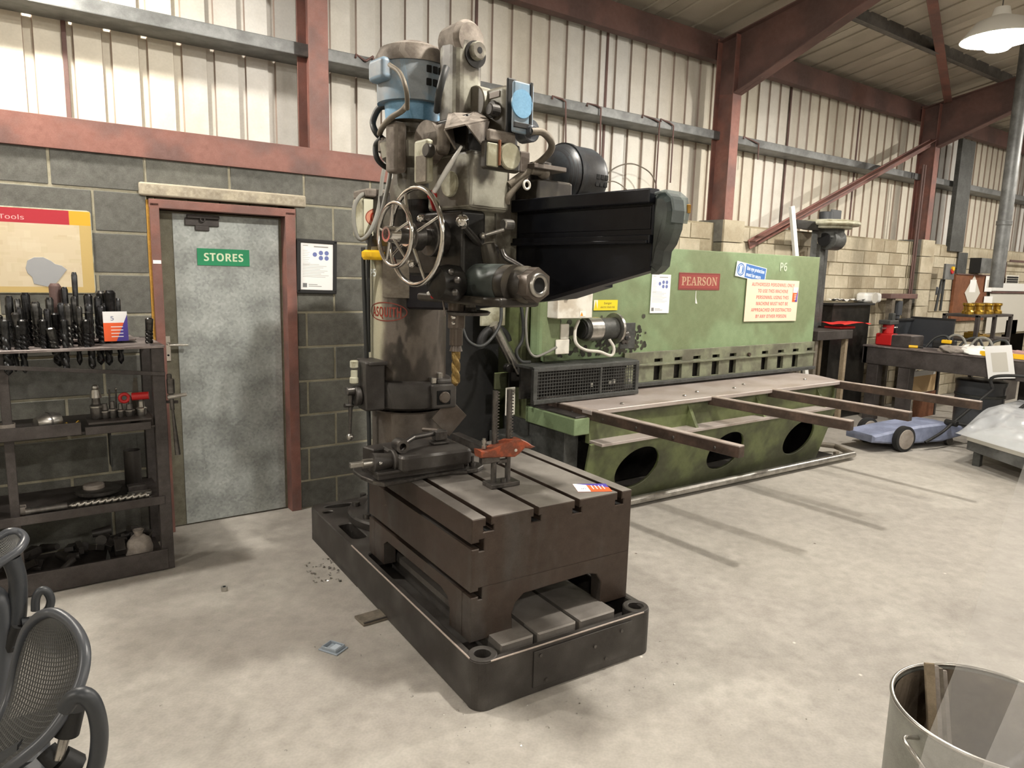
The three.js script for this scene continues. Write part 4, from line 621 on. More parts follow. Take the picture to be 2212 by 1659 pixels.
  obj('guard_flap', bb([2.68,0.653,0.693,2.759,0.844,0.7], 0.004), M.whiteBox, t);
  for (const pts of [[[2.557,1.414,0.8], [2.536,1.283,0.82], [2.448,1.185,0.84], [2.369,1.15,0.84], [2.296,1.188,0.82], [2.267,1.273,0.8]], [[2.666,1.416,0.86], [2.689,1.283,0.86], [2.685,1.179,0.86], [2.64,1.106,0.86], [2.679,1.044,0.86], [2.754,1.034,0.86]]]) obj('cable', tube(pts, 0.011, 40), M.cable, t);
  obj('cable', tube([[2.721,1.416,0.86], [2.696,1.284,0.88], [2.717,1.135,0.88], [2.775,1.072,0.88], [2.871,1.092,0.88], [2.955,1.125,0.88]], 0.009, 40), M.cableGrey, t);
  // electric box, isolator, geared motor
  const eb = obj('control_box', bb([2.898,1.318,0.837,3.2,1.553,0.95], 0.008), M.whiteBox, t);
  { const c = [3.112,1.349,0.953]; sheetOn(eb, 'warning_label', 0.05, 0.035, [c[0], c[1], 0.952], [0, 0, 0], (x, w, h) => { x.fillStyle = '#f2efe6'; x.fillRect(0, 0, w, h); x.fillStyle = '#d98f1a'; x.beginPath(); x.moveTo(w * 0.05, h * 0.9); x.lineTo(w * 0.3, h * 0.15); x.lineTo(w * 0.55, h * 0.9); x.fill(); }); obj('box_handle', bb([2.942,1.441,0.962,2.971,1.501,0.965], 0.003), M.cable, eb); }
  obj('isolator', [bb([3.021,1.168,0.809,3.097,1.275,0.84], 0.008)], M.whiteBox, t); obj('isolator_box', bb([2.969,1.072,0.848,3.085,1.172,0.86], 0.01), M.whiteBox, t);
  const mc = [3.224,1.234,0.86], me = [3.53,1.246,0.86];
  const mo = obj('gear_motor', [cyl(0.078, 0.078, 0.2, [mc[0] + 0.17, mc[1], 0.84], 'x', 28), cyl(0.07, 0.07, 0.05, [mc[0] + 0.01, mc[1], 0.84], 'x', 28)], M.guard, t);
  obj('motor_band', cyl(0.083, 0.083, 0.11, [mc[0] + 0.07, mc[1], 0.84], 'x', 30), M.steel, mo); obj('motor_fan_cover', [cyl(0.06, 0.06, 0.02, [mc[0] - 0.02, mc[1], 0.84], 'x', 26)], M.black, mo); obj('motor_flange', [cyl(0.11, 0.11, 0.02, [mc[0] + 0.29, mc[1], 0.84], 'x', 32)], M.steel, mo);
  obj('gear_case', [bb([3.555,1.085,0.853,3.706,1.272,0.86], 0.012)], M.guard, mo); { const c = [3.578,1.168,0.9]; const gs = []; for (let i = 0; i < 6; i++) { const a = i * 1.047; gs.push(sph(0.016, [c[0] + 0.036 * Math.cos(a), c[1] + 0.036 * Math.sin(a), 0.885], 10)); } gs.push(ccyl(0.036, 0.03, [c[0], c[1], 0.885], 'z', 20)); obj('star_knob', gs, M.steelDark, mo); obj('knob_centre', ccyl(0.016, 0.02, [c[0], c[1], 0.9], 'z', 16), M.black, mo); }
  obj('cable', tube([[3.412,1.164,0.9], [3.442,1.103,0.92], [3.418,1.052,0.92], [3.307,1.083,0.92], [3.197,1.098,0.9], [3.111,1.146,0.9], [3.112,1.229,0.88], [3.158,1.298,0.86]], 0.011, 50), M.offWhite, t);
  // mesh finger guard
  const g0 = [2.75,1.036,0.9], g1 = [3.711,1.005,0.9], g2 = [2.812,0.824,0.9], g3 = [3.73,0.827,0.9];
  const gx0 = g0[0], gx1 = g1[0], gy0 = 0.772, gy1 = 0.985;
  const gf = obj('guard_frame', [box(gx1 - gx0, 0.03, 0.025, [(gx0 + gx1) / 2, gy1, 0.9], 0.004), box(gx1 - gx0, 0.03, 0.04, [(gx0 + gx1) / 2, gy0, 0.9], 0.004), box(0.035, gy1 - gy0, 0.03, [gx0 + 0.015, (gy0 + gy1) / 2, 0.9], 0.004), box(0.03, gy1 - gy0, 0.03, [gx1 - 0.015, (gy0 + gy1) / 2, 0.9], 0.004), box(0.02, gy1 - gy0, 0.02, [gx0 + 0.62 * (gx1 - gx0), (gy0 + gy1) / 2, 0.9], 0.004), box(gx1 - gx0, 0.02, 0.18, [(gx0 + gx1) / 2, gy1 + 0.01, 0.81], 0.004)], M.guard, t);
  const wires = []; for (let x = gx0 + 0.05; x < gx1 - 0.03; x += 0.024) wires.push(box(0.004, gy1 - gy0, 0.003, [x, (gy0 + gy1) / 2, 0.9])); for (let y = gy0 + 0.03; y < gy1; y += 0.022) wires.push(box(gx1 - gx0 - 0.04, 0.004, 0.003, [(gx0 + gx1) / 2, y, 0.903])); const wm = obj('guard_mesh', wires, M.guard, gf); wm.userData.kind = 'stuff';
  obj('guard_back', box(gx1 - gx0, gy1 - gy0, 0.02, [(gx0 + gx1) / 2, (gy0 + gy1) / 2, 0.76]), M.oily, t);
  for (const c of [[3.311,0.842,0.85], [3.489,0.846,0.85], [3.525,0.851,0.85], [3.683,0.847,0.85]]) obj('packing_piece', box(0.022, 0.03, 0.01, c, 0.002), M.offWhite, gf);
}
// signs stuck on the shear
function put(m, p, rz, label, cat, group) { m.position.set(...p); m.rotation.z = rz; return tag(m, label, cat, group); }
const lines = (x, w, y0, y1, n, h, col, l = 0.08, r = 0.92) => { x.fillStyle = col; for (let i = 0; i < n; i++) { const y = y0 + (y1 - y0) * i / n; x.fillRect(w * l, y, w * (r - l) * (0.6 + 0.4 * ((i * 37) % 10) / 10), h); } };
const POSTER = (x, w, h) => { x.fillStyle = '#f3f3f2'; x.fillRect(0, 0, w, h); x.fillStyle = '#9a9a98'; x.font = 'bold ' + Math.round(h * 0.035) + 'px sans-serif'; x.fillRect(w * 0.06, h * 0.05, w * 0.16, h * 0.012); x.fillRect(w * 0.4, h * 0.06, w * 0.45, h * 0.025); lines(x, w, h * 0.16, h * 0.5, 9, h * 0.008, '#b8b8b6', 0.06, 0.3); x.fillStyle = '#6a76ae'; for (const [a, b] of [[0.43, 0.24], [0.62, 0.2], [0.8, 0.2], [0.62, 0.31], [0.8, 0.31]]) { x.beginPath(); x.arc(w * a, h * b, w * 0.068, 0, 7); x.fill(); } lines(x, w, h * 0.45, h * 0.75, 9, h * 0.008, '#a5a5a3', 0.06, 0.9); x.fillStyle = '#77787a'; x.fillRect(w * 0.06, h * 0.86, w * 0.13, h * 0.09); lines(x, w, h * 0.88, h * 0.95, 2, h * 0.015, '#9a9a98', 0.24, 0.7); };
put(sheet('safety_poster', 0.21, 0.297, 0.002, POSTER), [[4.117,1.467,0.7][0], 1.475, 0.702], -0.01, 'white safety poster with blue symbols stuck on the green shear', 'poster');
put(sheet('blue_sign', 0.42, 0.125, 0.003, (x, w, h) => { x.fillStyle = '#e6ebf0'; x.fillRect(0, 0, w, h); x.fillStyle = '#3f6fb4'; x.fillRect(w * 0.3, h * 0.04, w * 0.68, h * 0.92); x.beginPath(); x.arc(w * 0.15, h * 0.5, h * 0.42, 0, 7); x.fill(); x.fillStyle = '#e6ebf0'; x.beginPath(); x.arc(w * 0.15, h * 0.5, h * 0.34, 0, 7); x.fill(); x.fillStyle = '#3f6fb4'; x.beginPath(); x.arc(w * 0.15, h * 0.5, h * 0.3, 0, 7); x.fill(); x.fillStyle = '#eef2f6'; x.fillRect(w * 0.11, h * 0.25, w * 0.08, h * 0.5); x.font = 'bold ' + Math.round(h * 0.34) + 'px sans-serif'; x.fillText('Use eye protection', w * 0.34, h * 0.42, w * 0.6); x.fillText('must be worn', w * 0.34, h * 0.84, w * 0.5); }), [[5.224,1.675,0.7][0], 1.665, 0.704], -0.13, 'small blue mandatory sign tilted above the red and cream sign on the shear', 'sign');
put(sheet('personnel_sign', 0.77, 0.365, 0.004, (x, w, h) => { x.fillStyle = '#ead5bd'; x.fillRect(0, 0, w, h); x.fillStyle = '#c65a55'; x.font = 'bold ' + Math.round(h * 0.115) + 'px sans-serif'; x.textAlign = 'center'; ['AUTHORISED PERSONNEL ONLY', 'TO USE THIS MACHINE', 'PERSONNEL USING THIS', 'MACHINE MUST NOT BE', 'APPROACHED OR DISTRACTED', 'BY ANY OTHER PERSON'].forEach((s, i) => x.fillText(s, w * 0.5, h * (0.16 + i * 0.152), w * 0.9)); }), [[5.557,1.426,0.7][0], 1.42, 0.706], -0.01, 'large cream sign with six lines of red lettering on the green shear', 'sign');
put(sheet('lot_card', 0.075, 0.13, 0.001, CARD), [[5.893,1.501,0.7][0], 1.475, 0.711], -0.02, 'white and orange card stuck on the right edge of the cream sign', 'card');
put(sheet('danger_label', 0.235, 0.075, 0.002, (x, w, h) => { x.fillStyle = '#efe9d8'; x.fillRect(0, 0, w, h); x.fillStyle = '#e6cf1c'; x.fillRect(w * 0.16, 0, w * 0.84, h); x.beginPath(); x.moveTo(0, h); x.lineTo(w * 0.08, 0); x.lineTo(w * 0.17, h); x.fill(); x.fillStyle = '#6a5f18'; x.font = 'bold ' + Math.round(h * 0.3) + 'px sans-serif'; x.textAlign = 'center'; x.fillText('Danger', w * 0.58, h * 0.42); x.fillText('electric shock risk', w * 0.58, h * 0.8, w * 0.6); }), [[3.549,1.391,0.7][0], [3.549,1.391,0.7][1], 0.702], 0, 'yellow danger label beside the white control box on the shear', 'label');

// ---------- signs and posters on the dark block wall ----------
put(sheet('stores_sign', 0.302, 0.1, 0.003, (x, w, h) => { x.fillStyle = '#1f8a5c'; x.fillRect(0, 0, w, h); x.fillStyle = '#dfe6c8'; x.font = 'bold ' + Math.round(h * 0.66) + 'px sans-serif'; x.textAlign = 'center'; x.fillText('STORES', w / 2, h * 0.74, w * 0.88); }), [1.092, 1.653, -0.0615], 0, 'green STORES sign on the zinc door', 'sign');
{ const t = thing('framed_notice', 'white safety notice in a black frame on the dark wall beside the door', 'notice', [1.645, 1.612, 0.012]);
  obj('frame', [box(0.262, 0.335, 0.012, [0, 0, -0.004], 0.002), box(0.262, 0.024, 0.02, [0, 0.16, 0.002], 0.004), box(0.262, 0.024, 0.02, [0, -0.16, 0.002], 0.004), box(0.024, 0.335, 0.02, [0.12, 0, 0.002], 0.004), box(0.024, 0.335, 0.02, [-0.12, 0, 0.002], 0.004)], M.black, t); const s = sheetOn(t, 'sheet', 0.212, 0.296, [0, 0, 0.004], [0, 0, 0], POSTER); t.rotation.z = -0.02; }
{ const t = thing('tool_board', 'worn cream board with red and yellow header and a grey patch on the dark wall', 'board', [-0.2, 1.66, 0.012]);
  const sh = shapeOf(rrect(-0.6, -0.225, 0.6, 0.216, 0.02)); obj('board', ext(sh, 0.008, 0.001).translate(0, 0, -0.008), M.cream, t);
  sheetOn(t, 'printed_face', 1.19, 0.43, [0, -0.005, 0.001], [0, 0, 0], (x, w, h) => { x.fillStyle = '#cdbfa2'; x.fillRect(0, 0, w, h); let s = 5; const r = () => (s = (s * 16807) % 2147483647) / 2147483647; for (let i = 0; i < 260; i++) { x.fillStyle = ['#c3b493', '#d8ccb2', '#bca98a', '#d3c6ab'][i % 4]; x.globalAlpha = 0.35; x.fillRect(r() * w, r() * h, 20 + r() * 60, 8 + r() * 50); } x.globalAlpha = 1; x.fillStyle = '#bfa66a'; x.fillRect(w * 0.955, 0, w * 0.045, h); x.fillRect(0, h * 0.93, w * 0.96, h * 0.07); x.fillStyle = '#a82331'; x.fillRect(0, 0, w * 0.925, h * 0.17); x.fillStyle = '#dba32a'; x.fillRect(w * 0.918, 0, w * 0.082, h * 0.17); x.fillStyle = '#e3b9b4'; x.font = Math.round(h * 0.075) + 'px sans-serif'; x.fillText('Power Tools', w * 0.545, h * 0.135); });
  obj('torn_patch', ext(shapeOf([[0.29, -0.095], [0.3, -0.055], [0.33, -0.038], [0.37, -0.036], [0.405, -0.055], [0.42, -0.07], [0.45, -0.078], [0.472, -0.098], [0.45, -0.13], [0.42, -0.17], [0.38, -0.19], [0.32, -0.175], [0.315, -0.14], [0.296, -0.12]]), 0.003, 0.0008).translate(0, 0, 0.001), M.offWhite === 0 ? 0 : std(0x9a9c9e, 0.7), t); }
// ---------- tool rack beside the door ----------
{
  const t = thing('tool_rack', 'dark steel tool rack with four cluttered shelves beside the door', 'rack', [0, 0, 0]);
  const xl = -0.75, xr = 0.632;
  for (const [x, z, w] of [[0.603, 0.545, 0.058], [0.608, 0.11, 0.045], [xl + 0.03, 0.545, 0.058], [xl + 0.03, 0.11, 0.045], [-0.04, 0.5, 0.04]]) obj('post', box(w, 1.2, 0.05, [x, 0.6, z], 0.003), M.benchPaint, t);
  obj('top_tray', [box(xr - xl + 0.01, 0.012, 0.5, [(xl + xr) / 2, 1.192, 0.33], 0.003), box(xr - xl, 0.014, 0.012, [(xl + xr) / 2, 1.19, 0.575], 0.003), box(xr - xl, 0.012, 0.2, [(xl + xr) / 2 - 0.1, 1.215, 0.3], 0.003)], M.benchTop, t);
  obj('slanting_strip', beam([-0.45, 1.165, 0.585], [0.632, 1.05, 0.575], 0.008, 0.02, 0.002), M.benchPaint, t);
  obj('middle_shelf', [box(xr - xl - 0.05, 0.012, 0.46, [(xl + xr) / 2, 0.78, 0.33], 0.003), box(0.9, 0.062, 0.012, [-0.2, 0.805, 0.57], 0.003)], M.benchPaint, t);
  obj('jig_plate', [box(0.28, 0.012, 0.16, [0.42, 0.825, 0.5], 0.003), box(0.29, 0.04, 0.012, [0.41, 0.79, 0.575], 0.003)], M.benchPaint, t);
  obj('lower_shelf', [box(xr - xl - 0.05, 0.012, 0.46, [(xl + xr) / 2, 0.385, 0.33], 0.003), box(xr - xl - 0.06, 0.045, 0.012, [(xl + xr) / 2, 0.385, 0.57], 0.003)], M.benchPaint, t);
  obj('bottom_tray', [box(xr - xl - 0.06, 0.11, 0.012, [(xl + xr) / 2, 0.062, 0.575], 0.003), box(xr - xl - 0.05, 0.012, 0.46, [(xl + xr) / 2, 0.03, 0.33], 0.003)], M.benchPaint, t);
  obj('brace_plate', extX([[0.12, 0.5], [0.2, 0.5], [0.2, 0.72], [0.12, 0.72]], [], 0.4, 0.41, 0.002), M.guard, t);
  // drills standing in the top tray
  const bits = [[0.022,1.441,0.42], [0.045,1.428,0.46], [0.088,1.454,0.4], [0.06,1.389,0.5], [0.038,1.367,0.52], [0.015,1.309,0.54], [-0.021,1.337,0.54], [0.124,1.415,0.46], [0.143,1.383,0.52], [0.186,1.496,0.3], [0.158,1.43,0.36], [0.241,1.48,0.34], [0.278,1.553,0.3], [0.233,1.406,0.5], [0.333,1.449,0.36], [0.324,1.403,0.46], [0.394,1.461,0.3], [0.43,1.466,0.37], [0.471,1.424,0.32], [0.279,1.392,0.5], [0.301,1.332,0.54], [0.338,1.368,0.48], [0.523,1.332,0.46], [0.187,1.357,0.42], [0.206,1.403,0.36], [0.104,1.386,0.44], [0.372,1.391,0.4], [0.407,1.4,0.36], [-0.002,1.404,0.4], [0.06,1.336,0.54], [0.368,1.434,0.32], [0.284,1.434,0.34], [0.116,1.334,0.53], [0.203,1.333,0.54], [0.363,1.313,0.55], [-0.063,1.415,0.4], [-0.09,1.395,0.44], [-0.053,1.356,0.5]];
  const rowOf = (z) => z > 0.49 ? 'front' : z > 0.37 ? 'middle' : 'back', rank = bits.map((b) => 1 + bits.filter(q => rowOf(q[2]) === rowOf(b[2]) && (q[0] < b[0] || (q[0] === b[0] && q[2] < b[2]))).length);
  bits.forEach(([x, y, z], i) => {
    const r = i === 9 || i === 16 || i === 17 ? 0.026 : i === 12 ? 0.013 : 0.0125 + 0.007 * hash(i, 3, 5), below = i % 3 === 0 ? 0.12 : 0.02, y0 = 1.2, h = Math.max(0.08, y - y0);
    const lab = i === 9 ? 'thick drill with a reddish cap standing tallest among the bits on the rack' : i === 12 ? 'slim dark drill rising highest above the others on the rack' : i === 22 ? 'short wide drill standing right of the orange card' : `dark steel drill on the rack top, ${ORD[rank[i] - 1]} from the left in the ${rowOf(z)} row`;
    const b = thing('standing_drill', lab, 'drill bit', [x, 0, z], 0, i === 9 || i === 12 || i === 22 ? undefined : 'drills standing on the tool rack');
    b.rotation.z = i === 34 ? 0.16 : i === 22 ? -0.05 : (hash(i, 8, 2) - 0.5) * 0.03;
    const fl = twist(r, h * 0.5 + below, 1.5 + hash(i, 1, 1)); fl.rotateX(0); fl.translate(0, y0 - below, 0); const mt = M.toolSteel[i % 3];
    obj('flutes', fl, mt, b); obj('shank', lathe([[0, y0 + h * 0.5], [r * 0.92, y0 + h * 0.5], [r * 1.05, y0 + h * 0.95], [r * 0.7, y0 + h], [0, y0 + h]], [0, 0, 0], 'y', 14), i === 9 ? M.redDark : mt, b);
  });
  const c = put(sheet('lot_card', 0.105, 0.145, 0.001, CARD), [0.425,1.297,0.56], 0, 'white, orange and purple card propped up among the drills on the rack', 'card'); c.rotation.x = -0.1;
  // middle shelf
  { const q = thing('drill_chuck', 'ribbed bright drill chuck lying on the middle shelf of the rack', 'chuck', [0.12, 0.786, 0.48]); obj('body', [lathe([[0, -0.06], [0.03, -0.055], [0.045, -0.02], [0.047, 0.02], [0.04, 0.05], [0.02, 0.055], [0, 0.055]], [0, 0.047, 0], 'x', 24)], M.steel, q); obj('collar_ring', tor(0.046, 0.004, [0, 0.047, 0], 'x', 6, 24), M.steelDark, q); q.rotation.y = 0.4; }
  for (let i = 0; i < 2; i++) { const q = thing('taper_sleeve', i ? 'lower bright taper sleeve beside the chuck on the middle shelf' : 'upper bright taper sleeve behind the chuck on the middle shelf', 'sleeve', [0.03 - 0.01 * i, 0.786, 0.45 + 0.08 * i]); obj('taper', rod([0, 0.013, 0], [0.085, 0.013 , 0.02], 0.012, 0.009), M.steel, q); obj('collar', rod([0.08, 0.013, 0.019], [0.095, 0.013, 0.0225], 0.0125, 0.0125), M.steelDark, q); }
  { const q = thing('wing_clamp', 'small brass coloured wing clamp lying on the middle shelf', 'clamp', [0.215, 0.786, 0.52]); obj('body', [box(0.05, 0.02, 0.03, [0, 0.01, 0], 0.005)], M.brass, q); obj('wing', [rod([0.0, 0.02, 0], [0.03, 0.05, 0.01], 0.006), rod([-0.01, 0.02, 0], [-0.025, 0.045, 0.0], 0.006)], M.brass, q); }
  { const q = thing('beaker', 'pale ribbed cup on the left of the middle shelf', 'cup', [-0.045, 0.786, 0.5]); obj('cup', lathe([[0, 0], [0.018, 0], [0.022, 0.02], [0.034, 0.03], [0.036, 0.06], [0.033, 0.06], [0.02, 0.02], [0, 0.01]], [0, 0, 0], 'y', 20), M.grime, q); }
  const hts = [[0.325, 0.13, 0.028], [0.36, 0.075, 0.022], [0.395, 0.085, 0.018], [0.43, 0.07, 0.016], [0.47, 0.065, 0.022], [0.525, 0.075, 0.022]];
  hts.forEach(([x, h, r], i) => { const q = thing('tool_holder', ['tall collared tool holder at the left end of the jig plate', 'stout tool holder second from the left on the jig plate', 'slim tool holder standing left of the red handle', 'thin tool holder below the red handle', 'squat dark tool holder right of the thin one', 'pale tool holder at the right end of the jig plate'][i], 'tool holder', [x, 0.831, 0.5]); obj('body', lathe([[0, 0], [r * 0.8, 0], [r, 0.01], [r, h * 0.55], [r * 0.7, h * 0.6], [r * 0.6, h], [0, h]], [0, 0, 0], 'y', 18), i === 5 ? M.steel : M.steelDark, q); obj('collar', lathe([[r, h * 0.45], [r * 1.15, h * 0.47], [r * 1.15, h * 0.53], [r, h * 0.55]], [0, 0, 0], 'y', 18), M.steel, q); if (i === 0) obj('cap', [sph(0.016, [0, h + 0.03, 0]), cyl(0.02, 0.026, 0.04, [0, h, 0])], M.steel, q); });
  for (let i = 0; i < 2; i++) { const x = i ? 0.415 : 0.385; const q = thing('hex_key', i ? 'thin upright rod with a bright tip beside the red handle' : 'thin dark rod standing left of the bright tipped one', 'rod', [x, 0.831, 0.46]); obj('rod', rod([0, 0, 0], [0.004, 0.14, 0], 0.004), M.steelDark, q); if (i) obj('tip', sph(0.006, [0.004, 0.14, 0]), M.steel, q); }
  { const q = thing('red_handle_tool', 'tool with a bright red handle on the jig plate of the rack', 'tool', [0.485, 0.932, 0.5]); obj('handle', [rod([0.0, 0, 0], [0.075, 0.004, 0.02], 0.02, 0.02, 14)], M.red, q); obj('red_ring', tor(0.02, 0.009, [-0.035, -0.004, 0.0], 'z', 8, 20), M.red, q); obj('stem', rod([-0.01, -0.1, 0], [-0.01, 0, 0], 0.008), M.steelDark, q); }
  { const q = thing('pale_funnel', 'pale tapered blade standing behind the red handle', 'blade', [0.51, 0.786, 0.42]); obj('blade', ext(shapeOf([[-0.03, 0], [0.02, 0], [0.012, 0.23], [-0.005, 0.23]]), 0.006, 0.001), M.paintGrey, q); }
  // lower shelf
  { const q = thing('long_drill', 'long bright drill with spiral flutes lying on the front of the lower shelf', 'drill bit', [0.0, 0.4, 0.54]); const g = twist(0.016, 0.36, 6, 90); g.rotateZ(-Math.PI / 2); g.translate(0.17, 0.016, 0); obj('flutes', g, M.steel, q); obj('shank', [rod([0.02, 0.018, 0], [0.17, 0.018, 0], 0.018, 0.018, 14), rod([-0.0, 0.018, 0], [0.02, 0.018, 0], 0.02, 0.022, 14)], M.steelDark, q); }
  { const q = thing('milling_cutter', 'flat round milling cutter with a pale hub on the lower shelf', 'cutter', [0.32, 0.392, 0.36]); obj('disc', [lathe([[0.03, 0.02], [0.1, 0.02], [0.11, 0.03], [0.11, 0.045], [0.1, 0.05], [0.03, 0.05]], [0, 0, 0], 'y', 28), ccyl(0.05, 0.02, [0, 0.01, 0])], M.steelDark, q); obj('hub', ccyl(0.05, 0.03, [-0.02, 0.055, 0]), M.grime, q); }
  for (let i = 0; i < 4; i++) { const q = thing('steel_block', ['flat plate lying behind the long drill on the lower shelf', 'small pale block left of the long drill', 'dark wedge right of the milling cutter', 'bright flat bar at the right end of the lower shelf'][i], 'block', [[0.38, 0.392, 0.498], [-0.02, 0.392, 0.48], [0.5, 0.392, 0.36], [0.5, 0.392, 0.45]][i]); const s = [[0.22, 0.02, 0.04], [0.05, 0.04, 0.05], [0.09, 0.035, 0.06], [0.11, 0.02, 0.05]][i]; obj('block', box(...s, [0, s[1] / 2, 0], 0.004), [M.steelDark, M.grime, M.benchPaint, M.steel][i], q); obj('edge_lip', box(s[0] * 0.9, 0.006, 0.006, [0, s[1], s[2] / 2 - 0.004], 0.001), M.steelDark, q); }
  { const q = thing('tall_can', 'dull metal can at the back right of the lower shelf', 'can', [0.5, 0.392, 0.24]); obj('can', [lathe([[0, 0], [0.04, 0], [0.042, 0.004], [0.042, 0.2], [0.038, 0.2], [0.038, 0.19], [0, 0.19]], [0, 0, 0], 'y', 20)], M.castDark, q); }
  // bottom tray scrap
  { const q = thing('scrap_pile', 'dark jumble of scrap tooling in the bottom tray of the rack', 'scrap', [0, 0.037, 0.3]); q.userData.kind = 'stuff'; const gs = []; for (let i = 0; i < 46; i++) { const g = i % 2 ? box(rr(0.03, 0.1), rr(0.02, 0.05), rr(0.02, 0.06), [0, 0, 0], 0.003) : cyl(rr(0.01, 0.03), rr(0.01, 0.03), rr(0.04, 0.12), [0, 0, 0], 'x', 10); xf(g, rr(-0.5, 0.5), rr(-2, 2), rr(-0.4, 0.4), [rr(-0.6, 0.55), rr(0.03, 0.1), rr(-0.18, 0.18)]); gs.push(g); } obj('scrap', gs, M.castDark, q); }
  { const q = thing('bag_of_parts', 'grey plastic bag of parts at the right end of the bottom tray', 'bag', [0.48, 0.037, 0.47]); const g = new THREE.SphereGeometry(0.065, 24, 16); const p = g.attributes.position; for (let i = 0; i < p.count; i++) { const x = p.getX(i), y = p.getY(i), z = p.getZ(i), n = 1 + 0.25 * (vnoise(x * 60 + 40, y * 60 + z * 45 + 40, 512, 3) - 0.5); p.setXYZ(i, x * n, y * n * 1.2 + 0.07, z * n); } g.computeVertexNormals(); obj('bag', g, M.grime, q); obj('tie', lathe([[0.012, 0], [0.02, 0.02], [0.028, 0.04]], [0, 0.135, 0], 'y', 10), M.grime, q); }
  { const q = thing('divider_card', 'upright pale divider in the bottom tray', 'divider', [0.33, 0.037, 0.5]); obj('plate', ext(shapeOf([[-0.012, 0], [0.012, 0], [0.006, 0.09]]), 0.1, 0.001).translate(0, 0, -0.05), M.guard, q); }
}
{ const t = thing('socket_bar', 'long handled socket bar with bright cross pin leaning on the right post of the rack', 'tool', [0.655, 0, 0.575]); obj('head', [ccyl(0.019, 0.08, [0, 0.985, 0], 'y', 18), ccyl(0.012, 0.03, [-0.005, 1.035, 0], 'y', 14)], M.steelDark, t); obj('cross_pin', rod([-0.02, 0.93, 0.015], [0.07, 0.94, 0.02], 0.012, 0.009, 14), M.steel, t); obj('bar', [rod([0, 0.945, 0], [0.004, 0.86, 0], 0.01), rod([0.004, 0.86, 0], [0.018, 0.62, 0], 0.006, 0.014)], M.steelDark, t); obj('hook', rod([-0.03, 0.9, -0.03], [0.03, 0.9, 0.0], 0.008), M.benchPaint, t); }

// ---------- hooks and wire hung on the wall rail ----------
{
  const specs = [['wire hook hanging nearest the drill motor on the wall rail', [[3.681,2.947,-0.155], [3.765,3.002,-0.155], [3.805,2.987,-0.155], [3.825,2.584,-0.155]]], ['long wire hook second along the wall rail', [[4.051,2.959,-0.155], [4.146,3.01,-0.155], [4.189,2.994,-0.155], [4.211,2.291,-0.155]]], ['wire hook above the tip of the drill arm', [[4.7,2.96,-0.155], [4.826,2.998,-0.155], [4.905,2.981,-0.155], [4.901,2.389,-0.155]]], ['thin wire hook between the arm tip and the steel column', [[4.936,2.969,-0.155], [5.032,2.994,-0.155], [5.09,2.974,-0.155], [5.091,2.468,-0.155]]], ['short wire hook just right of the middle steel column', [[6.136,2.933,-0.155], [6.28,2.986,-0.155], [6.366,2.97,-0.155], [6.371,2.815,-0.155]]], ['bent wire hook left of the blue motor on the wall rail', [[2.007,2.952,-0.155], [2.067,2.98,-0.155], [2.121,3.02,-0.155], [2.12,2.848,-0.155]]]];
  for (const [lab, p] of specs) { const a = p[0], t = thing('wire_hook', lab, 'hook'); obj('hook', [rod([a[0], 3.015, -0.175], p[1], 0.007), rod(p[1], p[2], 0.007), rod(p[2], p[3], 0.007), rod([a[0], 3.015, -0.175], [a[0] - 0.01, 2.99, -0.16], 0.007)], M.redDark, t); }
  const h = thing('wire_hoop', 'curved brown wire hoop against the cladding above the drill arm', 'wire'); obj('hoop', tube([[4.341,2.308,-0.25], [4.36,2.448,-0.25], [4.481,2.551,-0.25], [4.678,2.604,-0.25], [4.89,2.561,-0.25], [4.995,2.467,-0.25], [5.024,2.344,-0.25]], 0.006, 40), M.conduit, h);
  obj('lower_strand', tube([[4.357,2.408,-0.25], [4.461,2.43,-0.25], [4.577,2.4,-0.25], [4.68,2.336,-0.25]], 0.005, 24), M.conduit, h);
}
// ---------- behind and beside the shear ----------
{ const t = thing('white_plank', 'white plank leaning upright behind the right end of the shear', 'plank'); obj('plank', beam([6.264,2.311,0.35], [6.85, 0.0, 0.42], 0.035, 0.05, 0.003), M.white, t); }
{ const t = thing('pulley_drill', 'old pulley drill head with a wide pale disc rising behind the shear', 'machine'); const y = 2.13;
  obj('post', [bb([6.964,1.83,0.155,7.075,2.141,0.15], 0.004).translate(0, 0, 0), box(0.1, 2.0, 0.1, [7.2, 1.0, 0.1], 0.006), box(0.06, 2.0, 0.06, [7.38, 1.0, 0.06], 0.004), box(0.5, 0.03, 0.4, [7.28, 0.015, 0.15], 0.005)], M.guard, t);
  obj('arm', bb([6.605,2.125,0.184,7.062,2.216,0.2], 0.006), M.oily, t);
  const d = [7.255,2.209,0.2]; obj('disc', [ccyl(0.32, 0.05, [d[0], d[1], 0.15], 'y', 40, 0.015), ccyl(0.25, 0.09, [d[0] - 0.02, d[1] - 0.01, 0.15], 'y', 36)], M.cream, t);
  obj('motor', [bb([7.219,2.256,0.184,7.417,2.361,0.2], 0.01), ccyl(0.07, 0.1, [7.119,2.277,0.2], 'y', 20)], M.plastic, t);
  obj('lower_casting', [ccyl(0.16, 0.1, [d[0] + 0.02, d[1] - 0.1, 0.15], 'y', 28), ccyl(0.11, 0.2, [7.275,2.044,0.2], 'x', 26)], M.guard, t); obj('bore', cyl(0.07, 0.07, 0.02, [[7.177,2.04,0.2][0] - 0.05, [7.177,2.04,0.2][1], 0.2], 'x', 22), M.hole, t); }
{ const t = thing('roof_duct', 'tall grey pipe hanging from the roof at the right edge', 'pipe'); const a = [9.2,2.613,1.113]; obj('pipe', [cyl(0.07, 0.07, 2.7, [9.2, 2.93, 1.1], 'y', 24)], M.girt, t); obj('joint', [ccyl(0.078, 0.05, [9.2, 2.3, 1.1], 'y', 24)], M.girt, t); }
